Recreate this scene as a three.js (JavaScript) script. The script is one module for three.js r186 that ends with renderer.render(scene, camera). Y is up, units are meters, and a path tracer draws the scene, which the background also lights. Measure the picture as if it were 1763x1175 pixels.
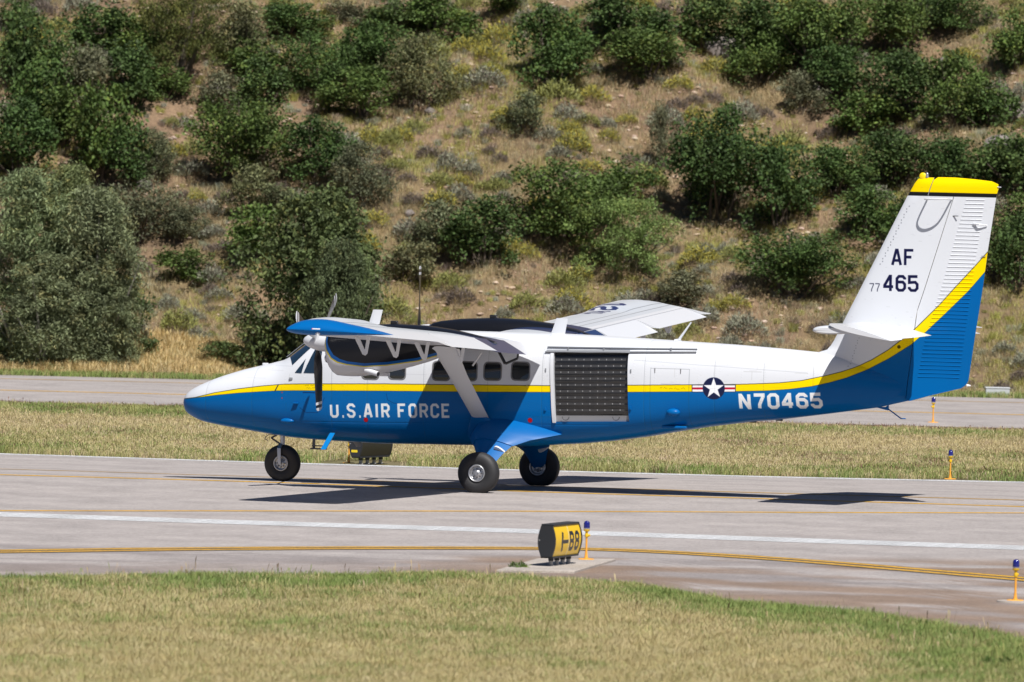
import * as THREE from 'three';
import { mergeGeometries, toCreasedNormals } from 'three/addons/utils/BufferGeometryUtils.js';
import { RoundedBoxGeometry } from 'three/addons/geometries/RoundedBoxGeometry.js';
import { Brush, Evaluator, SUBTRACTION } from 'three-bvh-csg';

// ------------------------------------------------------------------ camera, sky, sun, exposure
const scene = new THREE.Scene();
const D2R = Math.PI / 180;
const camera = new THREE.PerspectiveCamera(4.668, 1024 / 682, 1, 1500);
camera.position.set(-0.06, 6.65, 155);
camera.focus = 153; camera.userData.fStop = 3.0;
camera.rotation.order = 'YXZ';
camera.rotation.set(-1.44 * D2R, 0, 1.32 * D2R);

const SUN = new THREE.Vector3(0.27, 1, 0.66).normalize();
// clear mountain sky: deep blue overhead, paler towards the horizon, a soft brightening round the sun
{
  const w = 256, hh = 128, d = new Float32Array(w * hh * 4), v = new THREE.Vector3();
  for (let j = 0; j < hh; j++) for (let i = 0; i < w; i++) {
    const el = (j + 0.5) / hh * Math.PI - Math.PI / 2, az = ((i + 0.5) / w - 0.5) * 2 * Math.PI;
    v.set(Math.cos(el) * Math.cos(az), Math.sin(el), Math.cos(el) * Math.sin(az));
    const t = Math.pow(Math.max(0, 1 - Math.max(0, v.y)), 3), g = Math.pow(Math.max(0, v.dot(SUN)), 24) * 0.12, k = (j * w + i) * 4;
    d[k] = 0.021 + 0.088 * t + g; d[k + 1] = 0.048 + 0.108 * t + g; d[k + 2] = 0.118 + 0.125 * t + g; d[k + 3] = 1;
  }
  const tex = new THREE.DataTexture(d, w, hh, THREE.RGBAFormat, THREE.FloatType); tex.mapping = THREE.EquirectangularReflectionMapping; tex.magFilter = tex.minFilter = THREE.LinearFilter; tex.needsUpdate = true;
  scene.background = tex; scene.environment = tex;
}
const sun = new THREE.DirectionalLight(new THREE.Color(1, 0.965, 0.92), 4.5);
sun.name = 'sun';
sun.position.copy(SUN).multiplyScalar(120);
sun.castShadow = true;
Object.assign(sun.shadow.camera, { left: -60, right: 60, top: 60, bottom: -60, near: 1, far: 320 });
sun.shadow.mapSize.set(4096, 4096);
scene.add(sun, sun.target);

const renderer = new THREE.WebGLRenderer({ antialias: true });
renderer.setSize(1024, 682);
renderer.toneMapping = THREE.LinearToneMapping;
renderer.toneMappingExposure = 1.37;
renderer.shadowMap.enabled = true;

// ------------------------------------------------------------------ helpers
function rng(seed) { let a = seed >>> 0; return () => { a = (a + 0x6D2B79F5) | 0; let t = Math.imul(a ^ (a >>> 15), 1 | a); t = (t + Math.imul(t ^ (t >>> 7), 61 | t)) ^ t; return ((t ^ (t >>> 14)) >>> 0) / 4294967296; }; }
const clamp = (v, a, b) => Math.min(b, Math.max(a, v));
const lerp = (a, b, t) => a + (b - a) * t;
const smooth = (a, b, v) => { const t = clamp((v - a) / (b - a), 0, 1); return t * t * (3 - 2 * t); };
function table(pts) { return v => { if (v <= pts[0][0]) return pts[0][1]; for (let i = 1; i < pts.length; i++) if (v <= pts[i][0]) { const a = pts[i - 1], b = pts[i]; return lerp(a[1], b[1], (v - a[0]) / (b[0] - a[0])); } return pts[pts.length - 1][1]; }; }
// value noise
const NP = (() => { const r = rng(77), p = new Float32Array(65536); for (let i = 0; i < 65536; i++) p[i] = r(); return p; })();
const hash2 = (i, j) => NP[((i * 73856093) ^ (j * 19349663)) & 65535];
function vnoise(x, y) { const i = Math.floor(x), j = Math.floor(y), u = x - i, v = y - j, a = u * u * (3 - 2 * u), b = v * v * (3 - 2 * v); return lerp(lerp(hash2(i, j), hash2(i + 1, j), a), lerp(hash2(i, j + 1), hash2(i + 1, j + 1), a), b); }
function fbm(x, y, o = 4) { let s = 0, w = 0.5, n = 0; for (let k = 0; k < o; k++) { s += w * vnoise(x, y); n += w; x = x * 2.03 + 17.3; y = y * 2.03 + 9.1; w *= 0.55; } return s / n; }
// tileable noise texture
function tileTex(n, fn, srgb) {
  const d = new Uint8Array(n * n * 4);
  for (let j = 0; j < n; j++) for (let i = 0; i < n; i++) { const c = fn(i, j, n), k = (j * n + i) * 4; d[k] = c[0]; d[k + 1] = c[1]; d[k + 2] = c[2]; d[k + 3] = 255; }
  const t = new THREE.DataTexture(d, n, n); t.wrapS = t.wrapT = THREE.RepeatWrapping; t.magFilter = THREE.LinearFilter; t.minFilter = THREE.LinearMipmapLinearFilter; t.generateMipmaps = true;
  if (srgb) t.colorSpace = THREE.SRGBColorSpace; t.needsUpdate = true; return t;
}
function tnoise(i, j, n, f) { const x = i / n * f, y = j / n * f, a = Math.floor(x), b = Math.floor(y), u = x - a, v = y - b, s = u * u * (3 - 2 * u), t = v * v * (3 - 2 * v), h = (p, q) => hash2((p % f) + f * 3, (q % f) + f * 7); return lerp(lerp(h(a, b), h(a + 1, b), s), lerp(h(a, b + 1), h(a + 1, b + 1), s), t); }
const C = (r, g, b) => new THREE.Color().setRGB(r, g, b);
const std = (o) => new THREE.MeshStandardMaterial(o);
const phys = (o) => new THREE.MeshPhysicalMaterial(o);
const taken = {};
function numbered(n) { taken[n] = (taken[n] ?? -1) + 1; return taken[n] ? n + '_' + String(taken[n]).padStart(3, '0') : n; }
function mesh(name, geo, mat, parent, label) { const m = new THREE.Mesh(geo, mat); m.name = name; m.castShadow = m.receiveShadow = true; if (label) m.userData.label = label; if (parent) parent.add(m); return m; }
function thing(o, name, label, category, group) { o.name = numbered(name); o.userData.label = label; o.userData.category = category; if (group) o.userData.group = group; scene.add(o); return o; }
function structure(o, name) { o.name = name; o.userData.kind = 'structure'; o.receiveShadow = true; scene.add(o); return o; }
// loft: rings of equal length; closed rings; uv(x,y,z,i,j)
function loft(rings, { cap = true, uv = null, crease = 0, closed = true } = {}) {
  const n = rings[0].length, pos = [], uvs = [], idx = [], m = rings.length, cols = closed ? n + 1 : n;
  for (let i = 0; i < m; i++) for (let j = 0; j < cols; j++) { const p = rings[i][j % n]; pos.push(p[0], p[1], p[2]); const t = uv ? uv(p[0], p[1], p[2], i, j) : [j / n, i / (m - 1)]; uvs.push(t[0], t[1]); }
  for (let i = 0; i < m - 1; i++) for (let j = 0; j < cols - 1; j++) { const a = i * cols + j, b = a + 1, c = a + cols, d = c + 1; idx.push(a, b, c, b, d, c); }
  if (cap) for (const e of [0, m - 1]) {
    let cx = 0, cy = 0, cz = 0; for (const p of rings[e]) { cx += p[0] / n; cy += p[1] / n; cz += p[2] / n; }
    const base = pos.length / 3; pos.push(cx, cy, cz); const t = uv ? uv(cx, cy, cz, e, 0) : [0, 0]; uvs.push(t[0], t[1]);
    for (let j = 0; j < n; j++) { const p = rings[e][j]; pos.push(p[0], p[1], p[2]); const q = uv ? uv(p[0], p[1], p[2], e, j) : [0, 0]; uvs.push(q[0], q[1]); }
    for (let j = 0; j < n; j++) { const a = base + 1 + j, b = base + 1 + (j + 1) % n; e ? idx.push(base, a, b) : idx.push(base, b, a); }
  }
  let g = new THREE.BufferGeometry();
  g.setAttribute('position', new THREE.Float32BufferAttribute(pos, 3)); g.setAttribute('uv', new THREE.Float32BufferAttribute(uvs, 2)); g.setIndex(idx);
  if (crease) g = toCreasedNormals(g, crease); else { g.computeVertexNormals(); if (closed) seam(g, m, cols); }
  return g;
}
function seam(g, m, cols) { const N = g.attributes.normal; for (let i = 0; i < m; i++) { const a = i * cols, b = a + cols - 1, v = new THREE.Vector3(N.getX(a) + N.getX(b), N.getY(a) + N.getY(b), N.getZ(a) + N.getZ(b)).normalize(); N.setXYZ(a, v.x, v.y, v.z); N.setXYZ(b, v.x, v.y, v.z); } }
function mirrorZ(g) { const c = g.clone(); c.scale(1, 1, -1); if (c.index) { const a = c.index.array; for (let i = 0; i < a.length; i += 3) { const t = a[i]; a[i] = a[i + 1]; a[i + 1] = t; } } else for (const k of Object.keys(c.attributes)) { const A = c.attributes[k], s = A.itemSize; for (let i = 0; i < A.count; i += 3) for (let q = 0; q < s; q++) { const u = A.array[i * s + q]; A.array[i * s + q] = A.array[(i + 1) * s + q]; A.array[(i + 1) * s + q] = u; } } return c; }
const box = (w, h, d, x = 0, y = 0, z = 0, r = 0) => { const g = r ? new RoundedBoxGeometry(w, h, d, 2, r) : new THREE.BoxGeometry(w, h, d); g.translate(x, y, z); return g; };
const merge = (...g) => mergeGeometries(g.flat().map(q => { const c = q.index ? q.toNonIndexed() : q.clone(); for (const k of Object.keys(c.attributes)) if (!['position', 'normal', 'uv'].includes(k)) c.deleteAttribute(k); return c; }));
function rod(a, b, r, r2 = r, seg = 8) { const A = new THREE.Vector3(...a), B = new THREE.Vector3(...b), g = new THREE.CylinderGeometry(r2, r, A.distanceTo(B), seg); g.applyQuaternion(new THREE.Quaternion().setFromUnitVectors(new THREE.Vector3(0, 1, 0), B.clone().sub(A).normalize())); const c = A.add(B).multiplyScalar(0.5); g.translate(c.x, c.y, c.z); return g; }

// ------------------------------------------------------------------ terrain, pavements, markings
function hill(x, z) {
  const d = -z - 63.6; if (d <= 0) return 0;
  const b = d < 4 ? 0.06 * d * d : 0.96 + 0.5 * (d - 4), m = Math.min(1, d / 7);
  return b + m * (0.38 * Math.sin(0.43 * x + 0.31 * z + 1) + 0.2 * Math.sin(1.07 * x - 0.71 * z + 2) + 0.09 * Math.sin(2.3 * x + 1.9 * z));
}
// the taxiway falls away from its crown on the far side; the infield climbs back
function GH(z) { const d = -z - 1.5; if (d <= 0) return 0; if (d < 13) return -0.02 * d; if (d < 17) return -0.26; return -0.26 * (1 - smooth(17, 38, d)); }
const soilTex = tileTex(512, (i, j, n) => { const a = tnoise(i, j, n, 8), b = tnoise(i, j, n, 31), c = tnoise(i, j, n, 97), e = tnoise(i, j, n, 211), v = 150 + 105 * (0.25 * a + 0.25 * b + 0.25 * c + 0.25 * e) - 20; return [v, v * 0.99, v * 0.97]; }, true);
const soilBump = tileTex(512, (i, j, n) => { const v = 255 * (0.3 * tnoise(i, j, n, 23) + 0.4 * tnoise(i, j, n, 71) + 0.3 * tnoise(i, j, n, 190)); return [v, v, v]; });
function grid(x0, x1, z0, z1, nx, nz, hfn, cfn, uvs = 0.35) {
  const pos = [], uv = [], col = [], idx = [];
  for (let j = 0; j <= nz; j++) for (let i = 0; i <= nx; i++) { const x = lerp(x0, x1, i / nx), z = lerp(z0, z1, j / nz); pos.push(x, hfn(x, z), z); uv.push(x * uvs, z * uvs); const c = cfn(x, z); col.push(c[0], c[1], c[2]); }
  for (let j = 0; j < nz; j++) for (let i = 0; i < nx; i++) { const a = j * (nx + 1) + i, b = a + 1, c = a + nx + 1, d = c + 1; idx.push(a, c, b, b, c, d); }
  const g = new THREE.BufferGeometry(); g.setAttribute('position', new THREE.Float32BufferAttribute(pos, 3)); g.setAttribute('uv', new THREE.Float32BufferAttribute(uv, 2)); g.setAttribute('color', new THREE.Float32BufferAttribute(col, 3)); g.setIndex(idx); g.computeVertexNormals(); return g;
}
const mixc = (a, b, t) => [lerp(a[0], b[0], t), lerp(a[1], b[1], t), lerp(a[2], b[2], t)];
const soilMat = std({ map: soilTex, bumpMap: soilBump, bumpScale: 0.03, vertexColors: true, roughness: 1 });
// flat ground: one sheet to the horizon (fine near the camera's field, stretched beyond)
{
  const stretch = v => { const a = Math.abs(v); return v < 0 ? -(a < 0.8 ? a * 60 : 48 + (a - 0.8) * 5 * 650) : (a < 0.8 ? a * 60 : 48 + (a - 0.8) * 5 * 650); };
  const g = grid(-1, 1, -1, 1, 220, 220, () => 0, () => [1, 1, 1]);
  const P = g.attributes.position, U = g.attributes.uv, K = g.attributes.color;
  for (let i = 0; i < P.count; i++) { const x = stretch(P.getX(i)), z = stretch(P.getZ(i)) + 10; P.setXYZ(i, x, GH(z) - 0.03, z); U.setXY(i, x * 0.35, z * 0.35); const c = mixc([0.36, 0.295, 0.16], [0.27, 0.25, 0.11], smooth(0.35, 0.7, fbm(x * 0.13 + 5, z * 0.13, 4))); K.setXYZ(i, ...c); }
  g.computeVertexNormals();
  structure(new THREE.Mesh(g, soilMat), 'ground');
}
// hillside
{
  const cf = (x, z) => { const n = fbm(x * 0.45, z * 0.45, 5), m = fbm(x * 1.7 + 40, z * 1.7, 3); let c = mixc([0.44, 0.30, 0.19], [0.37, 0.275, 0.145], smooth(0.4, 0.62, n)); return mixc(c, [0.27, 0.175, 0.12], 0.6 * smooth(0.5, 0.75, m)); };
  const g = grid(-70, 70, -190, -63.4, 460, 380, (x, z) => hill(x, z) + (z < -63.7 ? 0.06 * (fbm(x * 3, z * 3, 3) - 0.5) : 0) - 0.01, cf, 0.45);
  structure(new THREE.Mesh(g, soilMat), 'hillside');
}
// pavement
const paveTex = tileTex(1024, (i, j, n) => { const a = tnoise(i, j, n, 5), b = tnoise(i, j, n, 40), c = tnoise(i, j, n, 180), e = hash2(i, j), st = tnoise(i >> 3, j, n, 120); const v = 182 + 20 * (a - 0.5) + 14 * (b - 0.5) + 30 * (c - 0.5) + 60 * (e - 0.5) + 4 * (st - 0.5); return [v * 1.0, v * 0.958, v * 0.938]; }, true);
const paveBump = tileTex(512, (i, j, n) => { const v = 255 * (0.5 * tnoise(i, j, n, 170) + 0.5 * hash2(i + 900, j)); return [v, v, v]; });
const paveMat = std({ map: paveTex, bumpMap: paveBump, bumpScale: 0.006, roughness: 0.92, vertexColors: true, color: C(0.72, 0.72, 0.72) });
const PAVEF = table([[-60, 42], [-12, 35.2], [-7.45, 33], [-4.14, 30.9], [-1.56, 29.7], [0.18, 29.0], [1.91, 30.7], [3.08, 34.8], [5.07, 37.5], [6.09, 39.9], [6.9, 42.9], [9, 47], [14, 52], [60, 60]]);
const PAVEB = table([[-60, -22], [-14, -18.5], [-10.56, -17.9], [-5.37, -16.7], [-0.25, -15.8], [4.94, -15.25], [10.41, -15.45], [14, -15.7], [60, -18]]);
{
  // apron between a back edge and a ragged front edge; a stained, sandy shoulder lies along the front
  const nx = 360, nz = 150, pos = [], uv = [], col = [], idx = [];
  for (let j = 0; j <= nz; j++) for (let i = 0; i <= nx; i++) {
    const x = lerp(-45, 45, i / nx), zb = PAVEB(x), zf = PAVEF(x) + 4, z = lerp(zb, zf, j / nz);
    pos.push(x, GH(z), z); uv.push(x * 0.22, z * 0.22);
    const patch = fbm(x * 0.22 + 3, z * 0.5, 4), w = smooth(24.5, 29, z + 2.2 * (fbm(x * 0.5, z * 0.9 + 30, 3) - 0.5) * 2 - 2.8 * smooth(3, 7, x) * 0);
    let c = [0.92 + 0.12 * patch, 0.92 + 0.11 * patch, 0.92 + 0.10 * patch];
    const dusty = smooth(0.34, 0.54, fbm(x * 0.36 + 11, z * 0.7 + 4, 4)) * smooth(22.8, 25.6, z + 0.25 * x) * smooth(-2.5, 0.5, x + 3 * (fbm(x * 0.7, z * 0.7 + 8, 3) - 0.5));
    const worn = smooth(0.4, 0.58, fbm(x * 0.3 + 50, z * 1.3, 4)) * smooth(22.6, 25, z);
    c = mixc(c, [0.56, 0.54, 0.55], 0.62 * worn);
    c = mixc(c, [0.62, 0.45, 0.31], 0.8 * dusty);
    const soil = smooth(0.36, 0.62, fbm(x * 1.1 + 9, z * 2.1, 4) + 0.35 * smooth(3.2, 0.3, PAVEF(x) - z) - 0.06) * smooth(5, 1.6, PAVEF(x) - z);
    c = mixc(c, [0.62, 0.48, 0.37], (0.3 + 0.4 * smooth(-3, 1, x)) * soil);
    col.push(...c);
  }
  for (let j = 0; j < nz; j++) for (let i = 0; i < nx; i++) { const a = j * (nx + 1) + i, b = a + 1, c = a + nx + 1, d = c + 1; idx.push(a, c, b, b, c, d); }
  const g = new THREE.BufferGeometry(); g.setAttribute('position', new THREE.Float32BufferAttribute(pos, 3)); g.setAttribute('uv', new THREE.Float32BufferAttribute(uv, 2)); g.setAttribute('color', new THREE.Float32BufferAttribute(col, 3)); g.setIndex(idx); g.computeVertexNormals();
  structure(new THREE.Mesh(g, paveMat), 'near_taxiway');
}
structure(new THREE.Mesh(grid(-60, 60, -62.2, -39.5, 160, 40, () => 0, (x, z) => { const p = fbm(x * 0.2 + 70, z * 0.6, 4); return [0.9 + 0.12 * p, 0.9 + 0.11 * p, 0.9 + 0.1 * p]; }, 0.22), paveMat), 'far_taxiway');
// painted lines
const paintTex = tileTex(512, (i, j, n) => { const v = 205 + 50 * tnoise(i, j, n, 60) - 70 * smooth(0.68, 0.85, tnoise(i, j, n, 110)) - 40 * smooth(0.7, 0.9, tnoise(i, j, n, 13)); return [v, v, v]; }, true);
const whiteLine = std({ map: paintTex, color: C(0.74, 0.75, 0.76), roughness: 0.8 }), yellowLine = std({ map: paintTex, color: C(0.72, 0.40, 0.035), roughness: 0.8 }), oldYellow = std({ map: paintTex, color: C(0.47, 0.29, 0.09), roughness: 0.9 }), blackLine = std({ map: paintTex, color: C(0.12, 0.11, 0.11), roughness: 0.9 });
function line(name, parent, mat, pts, w, y = 0.004, off = 0) {
  const c = new THREE.CatmullRomCurve3(pts.map(p => new THREE.Vector3(p[0], 0, p[1])), false, 'centripetal'), n = 90, pos = [], uv = [], idx = []; let L = 0, last = null;
  for (let i = 0; i <= n; i++) { const p = c.getPoint(i / n), t = c.getTangent(i / n); if (last) L += p.distanceTo(last); last = p; for (const s of [-1, 1]) { const e = off + s * w * 0.5 * (1 + 0.12 * (hash2(i, s + 5) - 0.5)); pos.push(p.x - t.z * e, y + GH(p.z + t.x * e), p.z + t.x * e); uv.push(L * 0.5, s * w * 0.25); } if (i) { const a = i * 2 - 2; idx.push(a, a + 1, a + 2, a + 1, a + 3, a + 2); } }
  const g = new THREE.BufferGeometry(); g.setAttribute('position', new THREE.Float32BufferAttribute(pos, 3)); g.setAttribute('uv', new THREE.Float32BufferAttribute(uv, 2)); g.setIndex(idx); g.computeVertexNormals();
  const N = g.attributes.normal; for (let i = 0; i < N.count; i++) N.setXYZ(i, 0, 1, 0);
  return mesh(name, g, mat, parent);
}
const nearT = scene.getObjectByName('near_taxiway'), farT = scene.getObjectByName('far_taxiway');
line('white_edge_line', nearT, whiteLine, [[-40, -21], [-20, -19], [-10.56, -17.53], [-5.37, -16.33], [-0.25, -15.41], [4.94, -14.87], [10.41, -15.07], [20, -15.8], [40, -17]], 0.5);
line('yellow_taxi_line', nearT, oldYellow, [[-30, -9], [-9.86, -6.0], [-5.36, -4.6], [0.2, -2], [9.52, -0.43], [30, 1.5]], 0.3);
line('yellow_taxi_line', nearT, yellowLine, [[-30, -3.2], [-9.56, -1.28], [-4.88, -0.75], [-2.38, -0.07], [0, 0.66], [5.53, 1.66], [9.35, 2.3], [30, 5]], 0.32);
line('yellow_taxi_line', nearT, yellowLine, [[-30, 22], [-8.68, 13.08], [-3.81, 10.73], [0.2, 8.8], [5.35, 6.65], [9.19, 4.93], [30, -4]], 0.3);
for (const o of [-0.55, -0.18, 0.18, 0.55]) line('white_threshold_line', nearT, whiteLine, [[-30, 11], [-8.59, 14.45], [-4.66, 15.25], [0.19, 16.02], [4.98, 17.08], [8.41, 17.84], [30, 22]], 0.33, 0.004, o);
{ const fp = [[-30, 37], [-12, 29.3], [-7.85, 26.5], [-5.25, 24.6], [-1.65, 22.58], [1.39, 21.64], [2.95, 22.3], [4.74, 23.9], [6.45, 26.0], [7.81, 27.7], [16, 38]];
  line('black_line_border', nearT, blackLine, fp, 0.95, 0.004); for (const o of [-0.24, 0.24]) line('yellow_edge_line', nearT, yellowLine, fp, 0.26, 0.008, o); }
line('yellow_taxi_line', farT, oldYellow, [[-50, -60.2], [-13, -59.2], [13, -58.7], [50, -58]], 0.35);
line('yellow_taxi_line', farT, yellowLine, [[-50, -51.5], [-12.6, -50.1], [12.5, -49.2], [50, -48]], 0.4);

// ------------------------------------------------------------------ aircraft (local frame: x aft, y up, z to its left side)
const XM = 6.53;
const plane = new THREE.Group();
thing(plane, 'turboprop_aircraft', 'white and blue high-wing twin turboprop aircraft with yellow stripe taxiing past', 'aircraft');
plane.rotation.order = 'YXZ';
plane.rotation.set(0.3 * D2R, -18 * D2R, 0);
plane.position.set(-XM * Math.cos(18 * D2R), 0, -XM * Math.sin(18 * D2R));
const topY = table([[0.03, 1.43], [0.045, 1.49], [0.086, 1.566], [0.15, 1.63], [0.245, 1.691], [0.406, 1.773], [0.631, 1.867], [0.858, 1.95], [1.084, 2.022], [1.313, 2.089], [1.543, 2.145], [1.772, 2.201], [2.002, 2.262], [2.134, 2.298], [2.28, 2.41], [2.422, 2.519], [2.6, 2.64], [2.8, 2.74], [3.05, 2.82], [3.4, 2.88], [4.0, 2.91], [7.467, 2.917], [8.334, 2.9], [9.668, 2.854], [10.828, 2.814], [11.813, 2.763], [12.448, 2.72], [12.8, 2.66], [13.2, 2.54], [14.09, 2.3]]);
const botY = table([[0.03, 1.41], [0.045, 1.34], [0.09, 1.24], [0.14, 1.2], [0.21, 1.157], [0.374, 1.085], [0.536, 1.047], [0.877, 0.993], [1.341, 0.932], [1.803, 0.875], [2.26, 0.825], [2.714, 0.803], [4, 0.775], [5.582, 0.8], [7.02, 0.829], [7.38, 0.862], [7.965, 0.908], [8.56, 0.977], [9.174, 1.072], [9.776, 1.189], [10.387, 1.299], [11.197, 1.417], [11.63, 1.457], [12.5, 1.587], [13.549, 1.749], [14.09, 1.885]]);
const halfW = table([[0.03, 0.01], [0.045, 0.09], [0.09, 0.18], [0.14, 0.235], [0.21, 0.29], [0.374, 0.39], [0.536, 0.455], [0.877, 0.55], [1.341, 0.65], [1.803, 0.73], [2.26, 0.8], [2.7, 0.85], [3.2, 0.88], [8.3, 0.88], [9.2, 0.845], [10.2, 0.745], [11.2, 0.605], [12.5, 0.4], [13.5, 0.21], [14.09, 0.1]]);
const expN = table([[0, 2.1], [1.5, 2.35], [2.4, 2.7], [3.2, 3.4], [8.5, 3.4], [11, 2.8], [14, 2.2]]);
const surfZ = (x, y) => { const t = topY(x), b = botY(x), c = (t + b) / 2, h = (t - b) / 2, n = expN(x), q = clamp(Math.abs((y - c) / h), 0, 1); return halfW(x) * Math.pow(1 - Math.pow(q, n), 1 / n); };
// ---- livery print (one row for each side)
const LS = 2048 / 15.8, LTOP = 6.12, LROW = 700;
const UP = [[0.03, 1.478], [0.382, 1.524], [0.819, 1.631], [1.326, 1.723], [1.82, 1.792], [2.299, 1.845], [2.759, 1.866], [4.27, 1.914], [5.956, 1.948], [7.497, 1.981], [8.983, 2.035], [10.989, 2.106], [11.372, 2.127], [11.79, 2.156], [12.19, 2.208], [12.594, 2.302], [12.894, 2.386], [13.11, 2.466], [13.422, 2.618], [13.733, 2.811], [13.98, 3.006], [14.252, 3.236], [14.669, 3.66], [14.903, 3.931], [15.3, 4.375], [15.536, 4.651], [15.9, 5.09]];
const LO = [[0.03, 1.476], [0.387, 1.518], [0.824, 1.583], [1.332, 1.645], [1.827, 1.69], [2.142, 1.716], [2.54, 1.734], [4.277, 1.783], [6.18, 1.825], [7.5, 1.862], [8.986, 1.91], [10.99, 1.98], [11.58, 2.008], [11.99, 2.048], [12.39, 2.111], [12.7, 2.187], [13.005, 2.283], [13.305, 2.416], [13.745, 2.653], [14.155, 2.919], [14.425, 3.158], [14.78, 3.504], [15.185, 3.913], [15.505, 4.298], [15.9, 4.77]];
const GL = { // block lettering, strokes on a 1 x 1.6 grid (width 1)
  U: [[[0, 1.6], [0, 0.25], [0.25, 0], [0.75, 0], [1, 0.25], [1, 1.6]]], S: [[[1, 1.25], [1, 1.35], [0.75, 1.6], [0.25, 1.6], [0, 1.35], [0, 1.1], [0.25, 0.85], [0.75, 0.75], [1, 0.5], [1, 0.25], [0.75, 0], [0.25, 0], [0, 0.25], [0, 0.4]]],
  A: [[[-0.05, -0.1], [0.42, 1.6], [0.58, 1.6], [1.05, -0.1]], [[0.2, 0.42], [0.8, 0.42]]], I: [[[0.5, -0.1], [0.5, 1.7]]], R: [[[0, -0.1], [0, 1.6], [0.75, 1.6], [1, 1.35], [1, 1], [0.75, 0.75], [0, 0.75]], [[0.55, 0.75], [1.02, -0.1]]],
  F: [[[0, -0.1], [0, 1.6], [1.05, 1.6]], [[0, 0.82], [0.8, 0.82]]], O: [[[0.25, 0], [0, 0.25], [0, 1.35], [0.25, 1.6], [0.75, 1.6], [1, 1.35], [1, 0.25], [0.75, 0], [0.25, 0], [0.1, 0.15]]], C: [[[1, 1.15], [1, 1.35], [0.75, 1.6], [0.25, 1.6], [0, 1.35], [0, 0.25], [0.25, 0], [0.75, 0], [1, 0.25], [1, 0.45]]],
  E: [[[1.05, 1.6], [0, 1.6], [0, 0], [1.05, 0]], [[0, 0.82], [0.85, 0.82]]], N: [[[0, -0.1], [0, 1.6], [0.08, 1.6], [0.92, 0], [1, 0], [1, 1.7]]], 7: [[[-0.08, 1.6], [1, 1.6], [1, 1.4], [0.55, 0.4], [0.5, -0.1]]], 4: [[[0.75, -0.1], [0.75, 1.6], [0.65, 1.6], [0, 0.55], [0, 0.4], [1.1, 0.4]]],
  6: [[[1, 1.25], [1, 1.35], [0.75, 1.6], [0.25, 1.6], [0, 1.35], [0, 0.25], [0.25, 0], [0.75, 0], [1, 0.25], [1, 0.7], [0.75, 0.95], [0, 0.95]]], 5: [[[1.02, 1.6], [0, 1.6], [0, 0.9], [0.75, 0.95], [1, 0.7], [1, 0.25], [0.75, 0], [0.25, 0], [0, 0.25], [0, 0.4]]],
  B: [[[0, 0], [0, 1.6], [0.75, 1.6], [1, 1.4], [1, 1.0], [0.8, 0.82], [0, 0.82]], [[0.8, 0.82], [1, 0.62], [1, 0.22], [0.75, 0], [-0.08, 0]]], 8: [[[0.25, 0.84], [0, 1.05], [0, 1.4], [0.25, 1.6], [0.75, 1.6], [1, 1.4], [1, 1.05], [0.75, 0.84], [0.25, 0.84], [0, 0.62], [0, 0.22], [0.25, 0], [0.75, 0], [1, 0.22], [1, 0.62], [0.75, 0.84]]], '.': [[[0, 0], [0.26, 0]]], '-': [[[0, 0.8], [1, 0.8]]],
};
GL[0] = GL.O;
function block(ctx, text, x, y, h, wch, gap, th, color) { // x,y baseline left in canvas pixels, letters wch wide
  ctx.strokeStyle = color; ctx.lineWidth = th; ctx.lineJoin = 'miter'; ctx.lineCap = 'butt';
  let cx = x;
  for (const ch of text) {
    if (ch === ' ') { cx += wch * 0.62; continue; }
    const narrow = ch === '.' ? 0.42 : ch === 'I' ? 0.5 : 1;
    const w = wch * narrow - th, hh = (h - th) / 1.6;
    for (const st of GL[ch]) { ctx.beginPath(); st.forEach((p, k) => { const X = ch === 'I' ? cx + wch * narrow / 2 : cx + th / 2 + p[0] * (ch === '.' ? wch - th : w), Y = y - th / 2 - clamp(p[1], -th / 2 / hh, 1.6 + th / 2 / hh) * hh; k ? ctx.lineTo(X, Y) : ctx.moveTo(X, Y); }); ctx.stroke(); }
    cx += wch * narrow + gap;
  }
  return cx;
}
const BLUE = '#005da0', NAVY = '#101a3c', YEL = '#f2d200', WHITE = '#d2d5da';
const liveryCanvas = document.createElement('canvas'); liveryCanvas.width = 2048; liveryCanvas.height = LROW * 2;
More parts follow.
